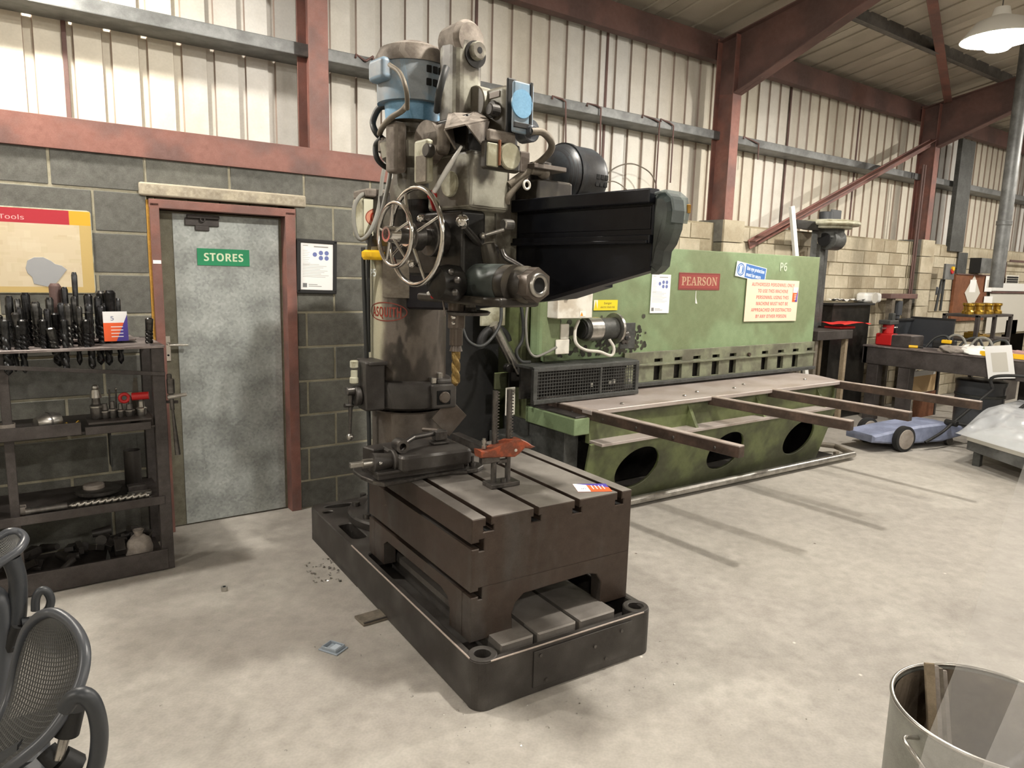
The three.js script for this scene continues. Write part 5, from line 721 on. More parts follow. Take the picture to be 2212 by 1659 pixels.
{ const t = thing('conduit_pair', 'two thin brown pipes running up beside the far pier', 'pipe'); for (const x of [9.63, 9.69]) obj('pipe', cyl(0.012, 0.012, 1.9, [x, 2.15, -0.05], 'y', 10), M.redDark, t); }
{ const t = thing('wall_post', 'dark upright steel post against the cladding beyond the far column', 'post'); obj('post', bb([10.659,2.056,-0.057,11.062,3.553,-0.12], 0.004).translate(0, 0, 0), M.guard, t); obj('fixing', ccyl(0.04, 0.06, [10.922,2.337,-0.1], 'z', 14), M.black, t); obj('foot', bb([10.982,1.435,-0.069,11.275,2.052,-0.08], 0.004), M.guard, t); }
{ // small table with red cover and cabinet
  const t = thing('side_table', 'narrow dark side table with thin legs beyond the shear', 'table'); const b = [6.766,0.995,0.03,7.436,1.091,0.45];
  obj('table_top', bb(b, 0.006), M.benchPaint, t); for (const [x, z, m] of [[b[0] + 0.05, b[5] - 0.06, 0], [b[0] + 0.13, b[5] - 0.3, 0], [b[3] - 0.06, b[5] - 0.05, 1], [b[3] - 0.06, b[2] + 0.08, 1]]) obj('leg', box(0.05, b[1], 0.05, [x, b[1] / 2, z], 0.003), m ? M.timber : M.conduit, t);
  const r = thing('red_cloth', 'bright red folded cloth on the narrow side table', 'cloth', [0, b[4], 0]); const c = [7.563,1.078,0.3]; const g = new THREE.PlaneGeometry(0.55, 0.3, 20, 12); g.rotateX(-Math.PI / 2); const p = g.attributes.position; for (let i = 0; i < p.count; i++) p.setY(i, 0.03 + 0.05 * vnoise(p.getX(i) * 9 + 50, p.getZ(i) * 9 + 50, 512, 5)); g.computeVertexNormals(); obj('cloth', g.translate(c[0], 0, 0.28), M.redBright, r); obj('fold', box(0.3, 0.025, 0.2, [c[0] - 0.05, 0.0125, 0.25], 0.01), M.red, r);
  const cb = thing('black_cabinet', 'black cabinet against the pale wall behind the side table', 'cabinet'); const q = [7.6,0.42,0.135,8.415,1.333,0.1]; obj('carcass', bb([q[0], 0, -0.07, q[3], q[4], 0.1], 0.006), M.oily, cb); obj('top', bb([q[0] - 0.06, q[4], -0.07, q[3] + 0.02, q[4] + 0.025, 0.14], 0.004), M.black, cb);
  const s = thing('white_papers', 'crumpled white papers on top of the black cabinet', 'paper', [0, q[4] + 0.026, 0]); const g2 = new THREE.PlaneGeometry(0.6, 0.16, 14, 6); g2.rotateX(-Math.PI / 2); const p2 = g2.attributes.position; for (let i = 0; i < p2.count; i++) p2.setY(i, 0.02 + 0.03 * hash(i, 2, 2)); g2.computeVertexNormals(); obj('sheet', g2.translate(q[0] + 0.4, 0, 0.03), M.paper, s);
  const w = thing('white_appliance', 'white rounded box standing at the right end of the black cabinet', 'box'); const v = [8.331,1.327,0.076,8.711,1.459,0.08]; obj('case', bb([v[0], q[4] + 0.026, -0.06, v[3], v[4] + 0.02, 0.08], 0.04), M.white, w); obj('door', ccyl(0.07, 0.012, [(v[0] + v[3]) / 2, (q[4] + v[4]) / 2 + 0.02, 0.082], 'z', 24), M.offWhite, w);
}
// ---------- heavy bench and what is on it ----------
{
  const t = thing('steel_bench', 'long heavy black steel workbench with thick legs at the right', 'workbench');
  obj('bench_frame', [box(0.06, 0.2, 2.6, [8.23, 0.76, 1.48], 0.006), box(0.9, 0.2, 0.06, [8.65, 0.76, 0.2], 0.006), box(0.06, 0.2, 2.6, [9.07, 0.76, 1.48], 0.006)], M.benchPaint, t); obj('bench_top', box(0.92, 0.02, 2.62, [8.65, 0.868, 1.48], 0.004), M.benchTop, t);
  for (const [x, z] of [[8.27, 0.3], [8.27, 0.66], [9.03, 0.3], [9.03, 1.6], [8.27, 2.5], [9.03, 2.5]]) obj('leg', box(0.12, 0.66, 0.13, [x, 0.33, z], 0.006), M.benchPaint, t);
  const T0 = 0.879;
  const it = (name, lab, cat, fn, g) => { const q = thing(name, lab, cat, [0, 0, 0], 0, g); fn(q); return q; };
  it('red_vise', 'red bench vise with a grey jaw on the near corner of the heavy bench', 'vise', q => { const b = [8.22,0.903,0.253,8.404,1.127,0.327]; obj('body', [box(0.16, 0.14, 0.2, [8.36, T0 + 0.07, 0.36], 0.02), ccyl(0.06, 0.12, [8.36, T0 + 0.2, 0.36], 'y', 20)], M.red, q); obj('jaw', [box(0.2, 0.05, 0.14, [8.36, T0 + 0.27, 0.36], 0.01), box(0.06, 0.09, 0.06, [8.42, T0 + 0.33, 0.36], 0.01)], M.guard, q); obj('screw_bar', rod([8.2, T0 + 0.2, 0.36], [8.56, T0 + 0.2, 0.36], 0.014), M.steel, q); });
  it('arbor_press', 'brown H frame press standing behind the heavy bench by the far pier', 'press', q => { const b = [8.909,0.978,0.102,9.433,1.439,0.1], y1 = b[4] - 0.03; for (const x of [b[0] + 0.05, b[3] - 0.05]) obj('upright', box(0.07, y1, 0.08, [x, y1 / 2, 0.06], 0.004), M.conduit, q); obj('crosshead', box(b[3] - b[0] + 0.16, 0.06, 0.12, [(b[0] + b[3]) / 2, y1 + 0.03, 0.06], 0.006), M.redDark, q); obj('ram', [ccyl(0.045, 0.18, [(b[0] + b[3]) / 2, y1 - 0.12, 0.06], 'y', 18), ccyl(0.025, 0.2, [(b[0] + b[3]) / 2, y1 - 0.28, 0.06], 'y', 14)], M.plasticGrey, q); obj('bed', box(b[3] - b[0], 0.09, 0.12, [(b[0] + b[3]) / 2, b[1] - 0.03, 0.06], 0.006), M.conduit, q); });
  it('angle_block', 'plain dark steel block on the heavy bench left of the tangle of hoses', 'block', q => { obj('block', [box(0.3, 0.13, 0.22, [8.43, T0 + 0.065, 0.56], 0.006)], M.benchPaint, q); obj('block_top', box(0.28, 0.006, 0.2, [8.43, T0 + 0.133, 0.56], 0.001), M.benchTop, q); });
  it('black_crate', 'black slatted open crate leaning at the back of the heavy bench', 'crate', q => { const b = [8.902,1.023,0.344,9.614,1.305,0.35]; obj('back', box(0.04, 0.3, 0.5, [0, 0, 0]).translate(9.0, T0 + 0.15, 0.55), M.plastic, q); obj('side', [box(0.5, 0.28, 0.03, [8.85, T0 + 0.14, 0.32], 0.006)], M.plastic, q); obj('rim', [box(0.54, 0.03, 0.05, [8.85, T0 + 0.29, 0.33], 0.006), box(0.04, 0.03, 0.5, [9.02, T0 + 0.31, 0.55], 0.006)], M.black, q); obj('floor_plate', box(0.5, 0.02, 0.46, [8.83, T0 + 0.011, 0.55]), M.plastic, q); });
  it('yellow_tape', 'small yellow handled knife on the near end of the heavy bench', 'tool', q => { obj('grip', rod([8.26, T0 + 0.02, 0.66], [8.3, T0 + 0.02, 0.74], 0.016), M.yellow, q); obj('blade_cap', rod([8.3, T0 + 0.02, 0.74], [8.32, T0 + 0.02, 0.79], 0.012), M.black, q); });
  it('hose_tangle', 'tangle of black hoses and tools on the heavy bench', 'tools', q => { for (let i = 0; i < 5; i++) { const z = 0.9 + 0.14 * i, x = 8.4 + 0.05 * (i % 3); obj('hose_coil', tube([[x, T0 + 0.02, z - 0.12], [x + 0.05, T0 + 0.13 + 0.03 * (i % 2), z - 0.05], [x + 0.08, T0 + 0.15, z + 0.05], [x + 0.03, T0 + 0.02, z + 0.14]], 0.013, 24), i % 2 ? M.cableGrey : M.cable, q); } obj('gun_body', [box(0.1, 0.08, 0.2, [8.42, T0 + 0.06, 0.95], 0.02), box(0.07, 0.12, 0.06, [8.42, T0 + 0.06, 1.05], 0.015)], M.black, q); obj('yellow_trim', box(0.05, 0.04, 0.1, [8.38, T0 + 0.1, 1.0], 0.01), M.yellow, q); });
  for (let i = 0; i < 5; i++) it('bench_rag', ['white glove lying over the hoses on the heavy bench', 'pale green rag on the heavy bench beside the white glove', 'crumpled grey cloth at the front edge of the heavy bench', 'small pink rag near the dark rack on the bench', 'white cloth scrap at the bench edge left of the yellow level'][i], 'rag', q => { const [x, z, s] = [[8.45, 1.2, 0.13], [8.5, 1.42, 0.12], [8.3, 1.12, 0.12], [8.55, 1.62, 0.1], [8.28, 1.32, 0.1]][i]; const g = new THREE.SphereGeometry(s, 18, 12), p = g.attributes.position; for (let k = 0; k < p.count; k++) { const n = 0.6 + 0.8 * vnoise(p.getX(k) * 30 + 40 + i * 5, p.getZ(k) * 30 + p.getY(k) * 25 + 40, 512, 7); p.setXYZ(k, p.getX(k) * n, Math.max(-0.02, p.getY(k) * n * 0.45) + 0.02, p.getZ(k) * n * 1.3); } g.computeVertexNormals(); obj('rag', g.translate(x, T0, z), [M.white, std(0x9fb09a, 0.9), M.grime, std(0xa98580, 0.9), M.white][i], q); obj('hem', tube([[x - s * 0.5, T0 + 0.005, z - s], [x - s * 0.6, T0 + 0.012, z], [x - s * 0.4, T0 + 0.005, z + s]], 0.005, 12), M.grime, q); });
  it('yellow_level', 'long yellow spirit level lying along the edge of the heavy bench', 'level', q => { obj('bar', box(0.025, 0.05, 1.1, [8.22, T0 + 0.026, 1.95], 0.003), M.yellow, q); obj('blue_vial', box(0.027, 0.02, 0.3, [8.22, T0 + 0.05, 2.25], 0.003), std(0x9fb4d8, 0.4), q); });
  it('orange_cap', 'orange and white plastic cap on the heavy bench at the right edge', 'cap', q => { obj('cap', ccyl(0.035, 0.06, [8.3, T0 + 0.09, 1.85], 'y', 18), M.redBright, q); obj('collar', ccyl(0.03, 0.05, [8.3, T0 + 0.035, 1.85], 'y', 18), M.white, q); });
  it('bench_note', 'white paper note hanging over the front of the heavy bench', 'paper', q => { const g = box(0.003, 0.34, 0.24, [0, 0, 0]); obj('note', xf(g, -0.16, 0, 0.16, [8.13, 0.84, 1.62]), M.paper, q); obj('note_print', xf(box(0.002, 0.2, 0.14, [0, 0, 0]), -0.16, 0, 0.16, [8.128, 0.84, 1.62]), M.offWhite, q); });
  // dark rack with brass fittings
  const rk = it('parts_rack', 'dark open rack holding brass fittings behind the heavy bench', 'rack', q => { obj('frame', [box(1.0, 0.03, 0.4, [9.75, 1.24, 0.75], 0.004), box(1.0, 0.03, 0.4, [9.75, 0.95, 0.75], 0.004)], M.benchPaint, q); for (const [x, z] of [[9.27, 0.57], [9.27, 0.93], [10.23, 0.57], [10.23, 0.93], [9.75, 0.93]]) obj('post', box(0.04, 1.25, 0.04, [x, 0.625, z], 0.003), M.benchPaint, q); });
  for (let i = 0; i < 9; i++) it('brass_fitting', ['large brass fitting at the left end of the dark rack', 'brass elbow second from the left on the dark rack', 'dull brass flange third along the dark rack', 'round brass cap near the middle of the dark rack', 'tall brass fitting right of the middle of the rack', 'bright brass coupling towards the right of the rack', 'brass union at the right end of the dark rack', 'brass block on the lower shelf of the rack', 'long brass strip on the lower shelf of the rack'][i], 'fitting', q => { const up = i < 7, x = up ? 9.35 + i * 0.13 : 9.5 + (i - 7) * 0.3, y = up ? 1.256 : 0.966, r = 0.045 + 0.02 * hash(i, 4, 4); obj('body', i === 8 ? box(0.4, 0.03, 0.12, [x, y + 0.015, 0.78], 0.006) : i === 7 ? box(0.16, 0.07, 0.12, [x, y + 0.035, 0.8], 0.01) : lathe([[0, 0], [r, 0], [r, 0.03], [r * 0.7, 0.05], [r * 0.7, 0.09], [r * 0.9, 0.1], [r * 0.9, 0.13], [0, 0.13]], [x, y, 0.8 - 0.08 * (i % 2)], 'y', 18), M.brass, q); obj('rim', i < 7 ? tor(r * 0.9, 0.006, [x, y + 0.11, 0.8 - 0.08 * (i % 2)], 'y', 6, 18) : box(0.1, 0.012, 0.06, [x, y + (i === 8 ? 0.036 : 0.076), 0.8], 0.003), M.brass, q); });
  it('under_bench_carton', 'cream and orange carton under the heavy bench', 'carton', q => { obj('carton', bb([8.543,0.322,0.598,9.163,0.574,0.6], 0.006).translate(0, 0, 0), std(0xd9b98a, 0.8), q); obj('lid', bb([8.485,0.525,0.608,9.101,0.591,0.62], 0.006), M.paper, q); obj('stand', bb([8.692,-0.004,0.586,9.236,0.312,0.58], 0.006), M.woodBrown, q); });
  it('grey_drum', 'grey plastic drum standing under the heavy bench', 'drum', q => { const c = [9.149,0,0.81]; obj('drum', [lathe([[0, 0], [0.22, 0], [0.23, 0.02], [0.24, 0.5], [0.25, 0.52], [0.25, 0.56], [0.22, 0.57], [0, 0.57]], [8.75, 0, 1.25], 'y', 30)], M.plasticGrey, q); obj('band', ccyl(0.246, 0.03, [8.75, 0.4, 1.25], 'y', 30), M.guard, q); });
  it('white_strut', 'thin white post standing under the bench behind the leg', 'post', q => { obj('strut', beam([9.2, 0.0, 0.3], [9.26, 0.7, 0.3], 0.05, 0.05), M.white, q); obj('foot', box(0.12, 0.02, 0.12, [9.2, 0.01, 0.3], 0.003), M.white, q); });
}
// boards and boxes on the far wall
{
  const zw = -0.09;
  const B = (name, lab, cat, b, m, extra) => { const q = thing(name, lab, cat); obj('board', bb(b, 0.004), m, q); if (extra) extra(q, b); return q; };
  B('brown_board', 'brown backboard on the far wall with a white diamond sheet on it', 'board', [10.936,1.079,-0.09,12.019,1.748,-0.05], M.woodBrown, (q, b) => obj('board_edge', box(b[3] - b[0], 0.015, 0.05, [(b[0] + b[3]) / 2, b[4], -0.06], 0.003), M.redDark, q));
  { const q = thing('diamond_sheet', 'white sheet pinned diamond-wise on the brown board', 'sheet'); const c = [11.511,1.485,-0.04]; obj('sheet', xf(box(0.36, 0.36, 0.004, [0, 0, 0]), 0, 0, 45 * D, [c[0], c[1], -0.044]), M.offWhite, q); obj('note', box(0.2, 0.18, 0.003, [c[0] - 0.02, c[1] + 0.1, -0.042]), M.paper, q); }
  B('display_board', 'large white panel on the far wall at the right edge', 'panel', [12.132,0.87,-0.04,14.529,1.48,-0.05], M.offWhite, (q, b) => { obj('panel_rail', box(b[3] - b[0], 0.03, 0.05, [(b[0] + b[3]) / 2, b[4] + 0.02, -0.04], 0.003), M.redDark, q); obj('panel_shelf', box(b[3] - b[0], 0.12, 0.07, [(b[0] + b[3]) / 2, b[4] + 0.1, -0.04], 0.004), M.white, q); });
  for (let i = 0; i < 2; i++) B('pinned_notice', i ? 'lower white notice between the brown board and the white panel' : 'upper white notice between the brown board and the white panel', 'notice', i ? [11.908,1.196,-0.033,12.21,1.438,-0.035] : [11.881,1.507,-0.034,12.195,1.739,-0.035], M.paper, (q, b) => obj('notice_print', box((b[3] - b[0]) * 0.6, (b[4] - b[1]) * 0.5, 0.003, [(b[0] + b[3]) / 2, (b[1] + b[4]) / 2, b[5]]), M.offWhite, q));
  B('grey_cabinet', 'pale grey cabinet hung on the wall above the brown board', 'cabinet', [11.44,1.774,-0.1,11.786,1.989,0.05], M.girt, (q, b) => obj('cabinet_side', bb([b[0] - 0.006, b[1], b[2], b[0], b[4], b[5]], 0.001), M.black, q));
  B('vent_box', 'black slotted vent box on the wall beyond the tall pipe', 'vent', [12.597,1.597,-0.032,13.089,1.767,-0.03], M.whiteBox, (q, b) => { for (let i = 0; i < 4; i++) obj('slot', box((b[3] - b[0]) * 0.86, (b[4] - b[1]) * 0.16, 0.01, [(b[0] + b[3]) / 2, b[1] + (b[4] - b[1]) * (0.2 + 0.2 * i), b[5]], 0.001), M.black, q); });
  B('switch_gear', 'grey switch box with a yellow button on the far pier', 'switch box', [10.192,1.664,0.092,10.464,1.87,0.12], M.girt, (q, b) => { obj('button', ccyl(0.03, 0.03, [(b[0] + b[3]) / 2 + 0.05, b[4] - 0.06, b[5] + 0.01], 'z', 16), M.yellow, q); obj('button_base', ccyl(0.04, 0.02, [(b[0] + b[3]) / 2 + 0.05, b[4] - 0.09, b[5] + 0.005], 'z', 16), M.red, q); for (const d of [0, 0.07]) obj('cable', rod([b[0] + 0.04 + d, b[1], b[5] - 0.05], [b[0] - 0.04 + d * 2, b[1] - 0.42, b[5] - 0.05], 0.016), M.cable, q); });
  B('wall_socket', 'white socket on the side of the far pier', 'socket', [10.221,1.476,0.037,10.34,1.563,0.05], M.white, (q, b) => obj('socket_side', bb([b[0] - 0.05, b[1] - 0.02, b[2], b[0], b[4], b[5] - 0.01], 0.003), M.plasticGrey, q));
  B('brown_shelf', 'thin brown shelf bracket on the wall at the right edge', 'shelf', [12.536,1.963,0.004,13.58,1.997,0.02], M.redDark, (q, b) => obj('bracket', box(0.02, 0.5, 0.02, [b[0] + 0.1, b[1] - 0.25, -0.07]), M.redDark, q));
  B('carton_box', 'brown cardboard box on the rack at the right edge', 'carton', [11.047,0.948,0.6,11.428,1.139,0.6], std(0xb59468, 0.85), (q, b) => { obj('tape', box((b[3] - b[0]) * 0.2, 0.002, b[5] - b[2], [(b[0] + b[3]) / 2, b[4], (b[2] + b[5]) / 2]), M.timber, q); obj('stand', bb([b[0] - 0.1, 0, b[2], b[3] + 0.3, b[1], b[5]], 0.006), M.benchPaint, q); });
}
{ // bent steel tube frames standing beyond the bench
  const t = thing('tube_trestle', 'black bent tube trestle behind the heavy bench at the right edge', 'trestle');
  for (const o of [0, 0.36]) obj('loop', tube([[9.3 + o * 0.2, 0, 1.75 + o], [9.3 + o * 0.2, 0.98, 1.75 + o], [9.3 + o * 0.2, 1.07, 1.8 + o], [9.3 + o * 0.2, 1.07, 1.98 + o], [9.3 + o * 0.2, 0.98, 2.04 + o], [9.3 + o * 0.2, 0, 2.04 + o]], 0.024, 40, 8, 0.1), M.plastic, t);
}
{ // low trolley
  const t = thing('floor_jack', 'low pale blue floor jack with a big grey wheel and long black handle', 'jack', [6.62, 0, 1.08], -0.24);
  obj('body', ext(shapeOf([[0, 0.1], [0.0, 0.17], [0.25, 0.2], [0.6, 0.23], [0.95, 0.24], [1.2, 0.2], [1.27, 0.15], [1.22, 0.09], [0.95, 0.05], [0.35, 0.06]]), 0.34, 0.02).translate(0, 0, -0.2), M.trolleyBlue, t);
  for (const z of [0.17, -0.25]) { const w = obj('wheel', [lathe([[0, -0.03], [0.1, -0.03], [0.125, -0.025], [0.125, 0.025], [0.1, 0.03], [0, 0.03]], [0.36, 0.125, z], 'z', 32)], M.rubber, t); obj('wheel_disc', ccyl(0.098, 0.066, [0.36, 0.125, z], 'z', 30), M.grime, w); }
  obj('castor', ccyl(0.045, 0.04, [1.08, 0.045, 0.1], 'z', 18), M.steelDark, t);
  obj('handle', [tube([[0.62, 0.08, 0.2], [0.8, 0.17, 0.22], [1.0, 0.27, 0.2], [1.42, 0.58, 0.25]], 0.014, 24), rod([1.1, 0.25, 0.5], [1.55, 0.58, 0.6], 0.014), tube([[1.42, 0.58, 0.25], [1.4, 0.7, 0.24], [1.5, 0.74, 0.42], [1.6, 0.72, 0.6], [1.55, 0.58, 0.6]], 0.016, 24), ccyl(0.03, 0.12, [0.98, 0.25, 0.18], 'z', 14), rod([1.0, 0.25, 0.2], [1.1, 0.25, 0.5], 0.016)], M.black, t);
}
{ // wrapped load on a low frame
  const t = thing('load_frame', 'low grey steel frame on the floor at the right edge', 'frame'); obj('rail', beam([7.05, 0.17, 1.86], [6.5, 0.17, 2.75], 0.07, 0.09), M.girt, t); obj('rail', beam([8.2, 0.17, 1.9], [7.65, 0.17, 2.8], 0.07, 0.09), M.girt, t); obj('cross_member', beam([7.0, 0.17, 2.0], [8.2, 0.17, 2.02], 0.05, 0.08), M.girt, t); obj('cross_member', beam([6.6, 0.17, 2.6], [7.8, 0.17, 2.62], 0.05, 0.08), M.girt, t); for (const [x, z] of [[7.0, 1.95], [6.55, 2.68], [8.15, 1.98], [7.72, 2.7]]) obj('foot', box(0.06, 0.125, 0.06, [x, 0.0625, z], 0.004), M.guard, t);
  const l = thing('wrapped_sheets', 'stack of sheets wrapped in shiny clear film on the low frame', 'wrapped load', [0, 0.216, 0]); obj('sheet_stack', extY([[6.98, 1.85], [8.4, 1.78], [8.0, 2.75], [6.5, 2.75]], [], 0, 0.05, 0.004), M.offWhite, l);
  const g = new THREE.PlaneGeometry(1, 1, 60, 40), p = g.attributes.position; for (let i = 0; i < p.count; i++) { const u = p.getX(i) + 0.5, v = p.getY(i) + 0.5; const x = 6.9 + 1.55 * u - 0.5 * v, z = 1.78 + 1.0 * v - 0.06 * u; const e = Math.min(u, v, 1 - u, 1 - v); p.setXYZ(i, x, 0.062 + 0.16 * sm(0, 0.5, u) * (1 - v) + 0.075 * fbm(u * 0.9 + 0.05, v * 0.9 + 0.05, 9, 3, 77) * sm(0, 0.08, e) , z); } g.computeVertexNormals(); obj('film', g, M.filmDense, l);
}

// ---------- bin with film in the right foreground ----------
{
  const B = [2.03, 0, 3.88], R = 0.24, H = 0.5;
  const t = thing('steel_bin', 'round galvanised bin with a bright rim and wire handle in the right corner', 'bin', B);
  obj('shell', [lathe([[R - 0.03, 0.0], [R, 0.005], [R + 0.002, H], [R - 0.004, H], [R - 0.008, 0.02], [0, 0.02]], [0, 0, 0], 'y', 64)], M.binSteel, t);
  obj('inside', [lathe([[R - 0.0085, H - 0.01], [R - 0.0095, 0.03], [0, 0.03]], [0, 0, 0], 'y', 64)], M.binInside, t);
  obj('rim', tor(R, 0.006, [0, H, 0], 'y', 10, 80), M.steel, t);
  const a = -2.55; const hx = (r, da) => [r * Math.sin(a + da), 0, r * Math.cos(a + da)];
  const h = (r, da, y) => { const q = [r * Math.cos(3.35 + da), y, r * Math.sin(3.35 + da)]; return q; };
  obj('wire_handle', tube([h(R, 0.16, H - 0.03), h(R + 0.05, 0.14, H - 0.02), h(R + 0.06, 0, H - 0.035), h(R + 0.045, -0.14, H - 0.075), h(R, -0.17, H - 0.085)], 0.0055, 30), M.steel, t);
  const s = thing('offcut_bundle', 'bundle of grey offcut strips standing in the bin', 'offcuts', [B[0], 0, B[2]]);
  for (let i = 0; i < 4; i++) obj('strip', beam([-0.06 + 0.03 * i, 0.035, -0.06], [0.06 + 0.02 * i, 0.53 - 0.012 * i, -0.195 + 0.004 * i], 0.026, 0.012, 0.002), [M.timber, M.grime, M.conduit, M.grime][i], s);
  // clear film hanging in front of the bin, running on past the right edge
  const f = thing('plastic_film', 'crumpled clear plastic film hanging in front of the bin at the right edge', 'film');
  const e = [[1.7,0.407,3.837], [1.7,0.539,3.852], [1.7,0.737,3.89], [1.7,0.918,3.918], [1.7,1.086,3.941], [1.7,1.246,3.967]];
  const y0 = 0.012, y1 = 1.35, edge = (y) => { for (let i = 0; i < e.length - 1; i++) if (y <= e[i + 1][1] || i === e.length - 2) { const k = (y - e[i][1]) / (e[i + 1][1] - e[i][1]); return e[i][2] + k * (e[i + 1][2] - e[i][2]); } };
  const mk = (k, xo, zo, sd, wd) => { const g = new THREE.PlaneGeometry(1, 1, 90, 110), p = g.attributes.position; for (let i = 0; i < p.count; i++) { const u = p.getX(i) + 0.5, v = p.getY(i) + 0.5, y = y0 + (y1 - y0) * v; const n = fbm(u * 0.9 + 0.02, v * 0.9 + 0.02, k, 2, sd) - 0.5, c = fbm(u * 0.9 + 0.02, v * 0.9 + 0.02, 36, 2, sd + 4) - 0.5; p.setXYZ(i, 1.7 + xo + 0.05 * n * sm(0, 0.15, u) + 0.05 * c * sm(0.08, 0.4, u), y, edge(y) + zo + u * wd); } g.computeVertexNormals(); return g; };
  obj('front_layer', mk(5, 0, 0, 61, 0.62), M.film, f); obj('back_layer', mk(6, 0.035, 0.11, 66, 0.5), M.film, f);
}
// ---------- mesh office chairs at the left edge ----------
function meshPanel(left, right, parent, n = 28) { // frame tube round the outline and woven ribs between the two sides
  const L = new THREE.CatmullRomCurve3(left.map(V3)), Rr = new THREE.CatmullRomCurve3(right.map(V3));
  const ring = [...right.map(V3), ...left.map(V3).reverse()];
  const c = new THREE.CatmullRomCurve3(ring, true);
  obj('back_frame', new THREE.TubeGeometry(c, 90, 0.0115, 10, true), M.plasticGrey, parent);
  const gs = [];
  for (let i = 1; i < n; i++) { const s = i / n, pts = []; for (let k = 0; k <= 14; k++) { const t = k / 14, a = L.getPoint(t), b = Rr.getPoint(t), q = a.lerp(b, s); const bulge = 0.03 * Math.sin(Math.PI * s) * Math.sin(Math.PI * t); q.z += bulge; q.y -= 0.4 * bulge; pts.push(q); } gs.push(new THREE.TubeGeometry(new THREE.CatmullRomCurve3(pts), 20, 0.0022, 5)); }
  for (let k = 1; k < 44; k++) { const t = k / 44, pts = []; for (let i = 0; i <= 8; i++) { const s = i / 8, q = L.getPoint(t).lerp(Rr.getPoint(t), s); const bulge = 0.03 * Math.sin(Math.PI * s) * Math.sin(Math.PI * t); q.z += bulge; q.y -= 0.4 * bulge; pts.push(q); } gs.push(new THREE.TubeGeometry(new THREE.CatmullRomCurve3(pts), 8, 0.0016, 4)); }
  const m = obj('mesh_weave', gs, M.mesh, parent); m.userData.kind = 'stuff';
}
function chairBase(t, x, z) { obj('seat', [box(0.46, 0.05, 0.44, [x, 0.47, z], 0.024)], M.plastic, t); obj('gas_column', [cyl(0.028, 0.028, 0.3, [x, 0.29, z]), cyl(0.035, 0.04, 0.1, [x, 0.13, z])], M.black, t); for (let i = 0; i < 5; i++) { const a = i * 1.2566 + 0.5; const l = obj('leg', [rod([x, 0.12, z], [x + 0.28 * Math.cos(a), 0.075, z + 0.28 * Math.sin(a)], 0.026, 0.018)], M.plastic, t); obj('castor', ccyl(0.03, 0.04, [x + 0.28 * Math.cos(a), 0.03, z + 0.28 * Math.sin(a)], 'x', 16), M.rubber, l); } }
{
  const t = thing('mesh_chair', 'grey mesh office chair in the near left corner showing its ribbed back', 'office chair');
  meshPanel([[0.017,0.835,2.72], [-0.016,0.78,2.66], [-0.041,0.689,2.62], [-0.062,0.614,2.64], [-0.098,0.559,2.7], [-0.13,0.535,2.78]], [[0.037,0.841,2.74], [0.068,0.828,2.8], [0.081,0.8,2.88], [0.065,0.753,2.92], [0.01,0.686,2.95], [-0.061,0.63,2.94], [-0.103,0.568,2.88]], t);
  obj('arm_loop', tube([[0.036,0.734,2.96], [0.053,0.758,2.97], [0.072,0.759,2.98], [0.086,0.727,2.98], [0.091,0.663,2.97], [0.082,0.593,2.96], [0.061,0.525,2.94]], 0.0165, 50, 12), M.plastic, t);
  obj('arm_pivot', [rod([0.051,0.712,2.93], [0.036,0.661,2.93], 0.022, 0.024, 18)], M.black, t); obj('arm_rod', [rod([0.04,0.664,2.93], [0.022,0.609,2.93], 0.007), rod([0.032,0.667,2.93], [0.018,0.611,2.93], 0.007)], M.steel, t);
  obj('tilt_bracket', [rod([0.019,0.604,2.92], [0.045,0.572,2.92], 0.028, 0.03), rod([0,0.62,2.9], [0.019,0.594,2.92], 0.02)], M.black, t);
  obj('spine', [rod([-0.031,0.608,2.86], [-0.2, 0.47, 2.75], 0.025, 0.03)], M.plastic, t);
  chairBase(t, -0.22, 2.72);
}
{
  const t = thing('mesh_chair', 'second mesh office chair, cut by the left edge in front of the rack', 'office chair');
  meshPanel([[-0.04,0.874,2.22], [-0.061,0.864,2.22], [-0.123,0.838,2.22], [-0.183,0.8,2.24]], [[-0.02,0.869,2.22], [-0.007,0.855,2.24], [-0.022,0.839,2.28], [-0.064,0.819,2.3], [-0.125,0.784,2.3], [-0.173,0.779,2.28]], t, 16);
  obj('arm_post', [tube([[-0.04,0.821,2.28], [-0.03,0.759,2.28], [-0.036,0.668,2.28], [-0.053,0.576,2.28]], 0.022, 30, 12)], M.plastic, t);
  obj('seat_edge', [tube([[-0.09,0.734,2.26], [-0.068,0.703,2.28], [-0.07,0.597,2.28], [-0.081,0.492,2.28], [-0.103,0.418,2.28]], 0.02, 30, 10)], M.plasticGrey, t);
  obj('arm_loop', tube([[-0.028,0.642,2.3], [-0.003,0.643,2.3], [0.012,0.65,2.3], [0.032,0.663,2.3], [0.04,0.688,2.3], [0.033,0.714,2.3], [0.019,0.721,2.3], [0.007,0.702,2.3], [0.003,0.668,2.3]], 0.011, 60, 10), M.plastic, t);
  obj('lower_link', [rod([-0.062,0.568,2.28], [-0.037,0.637,2.3], 0.02, 0.016)], M.black, t);
  chairBase(t, -0.3, 2.05);
}
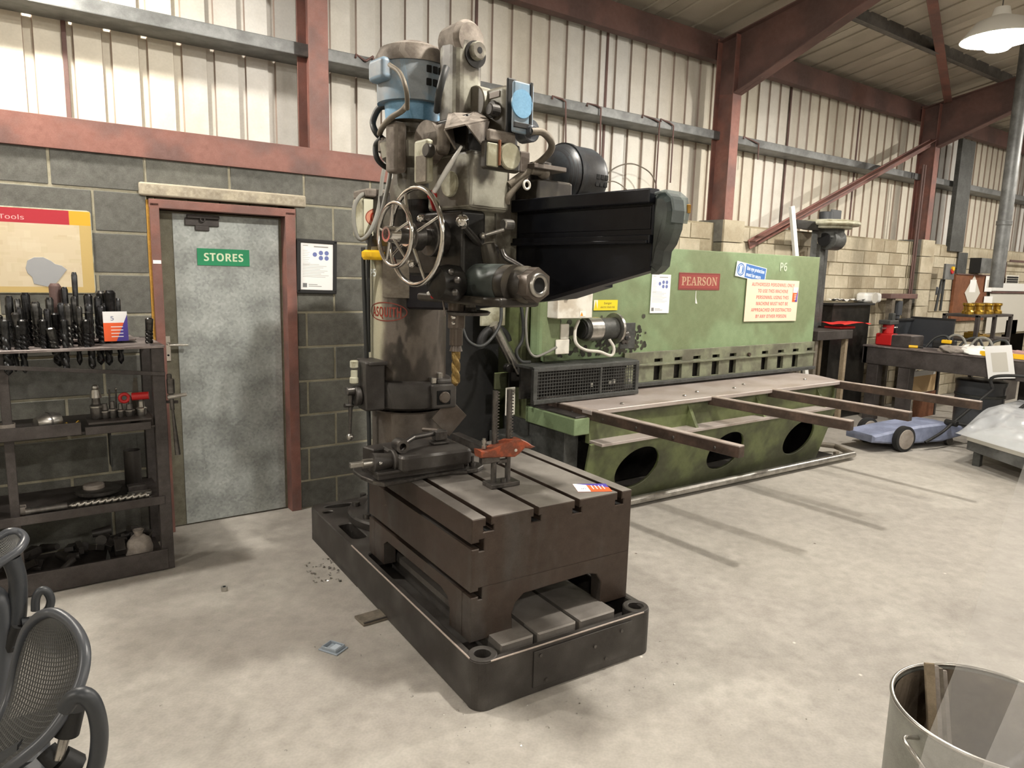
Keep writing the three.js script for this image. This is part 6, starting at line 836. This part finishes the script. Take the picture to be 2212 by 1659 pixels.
// ---------- bits on the floor ----------
{ const p = [0.783,0,0.991]; const t = thing('steel_nut', 'small bright nut lying alone on the floor before the door', 'nut', p); const h = new THREE.CylinderGeometry(0.016, 0.016, 0.022, 6).translate(0, 0.011, 0); obj('nut', h, M.steel, t); obj('thread_hole', cyl(0.007, 0.007, 0.002, [0, 0.0225, 0], 'y', 12), M.hole, t); }
{ const p = [1.03,0,1.807]; const t = thing('plastic_tray', 'small grey plastic tray lying on the floor left of the drill base', 'tray', p, 0.5); obj('tray', [box(0.075, 0.006, 0.1, [0, 0.003, 0], 0.002), box(0.06, 0.014, 0.006, [0, 0.012, 0.036], 0.002), box(0.06, 0.014, 0.006, [0, 0.012, -0.036], 0.002), box(0.006, 0.014, 0.075, [0.028, 0.012, 0], 0.002), box(0.006, 0.014, 0.075, [-0.028, 0.012, 0], 0.002)], std(0x9aa4ae, 0.5), t); obj('tray_insert', box(0.045, 0.004, 0.03, [0, 0.012, 0.012], 0.001), std(0xc4d0da, 0.4), t); }
{ const p = [1.314,0,1.648]; const t = thing('floor_plate', 'thin dark packing plate on the floor against the drill base', 'plate', p, 0.02); obj('plate', box(0.16, 0.012, 0.1, [-0.02, 0.006, 0], 0.003), M.conduit, t); obj('plate_edge', box(0.15, 0.004, 0.01, [-0.02, 0.013, 0.044], 0.001), M.castDark, t); }
{ // metal chips round the machine
  const gs = []; const near = (x, z, s, n, r0, r1) => { for (let i = 0; i < n; i++) { const a = rnd() * 6.283, d = s * Math.sqrt(rnd()), q = rr(r0, r1); const g = i % 3 ? new THREE.TetrahedronGeometry(q) : new THREE.TorusGeometry(q * 1.4, q * 0.25, 4, 8, 4); g.deleteAttribute('uv'); g.rotateX(rnd() * 3).rotateY(rnd() * 3).scale(1, 0.5, 1).translate(x + d * Math.cos(a), q * 0.4, z + d * Math.sin(a)); gs.push(g); } };
  const base = [[1.3,0,1.084], [1.399,0,0.968], [1.302,0,0.98]]; for (const b of base) near(b[0], b[2], 0.12, 18, 0.004, 0.012);
  for (const b of [[1.297,0,2.058], [1.278,0,2.323], [1.255,0,2.498], [1.36,0,2.615], [1.604,0,2.607], [1.816,0,2.636], [2.214,0,2.561], [2.045,0,2.667], [1.283,0,1.821]]) near(b[0], b[2], 0.16, 7, 0.002, 0.005);
  near(1.2, 2.9, 1.2, 60, 0.0015, 0.004); near(2.6, 3.0, 1.3, 40, 0.0015, 0.004); near(0.9, 1.6, 0.7, 25, 0.0015, 0.004);
  const m = solo('swarf', gs, M.steel, 'bright metal chips scattered on the floor round the drill base', 'swarf'); m.userData.kind = 'stuff';
}

renderer.render(scene, camera);
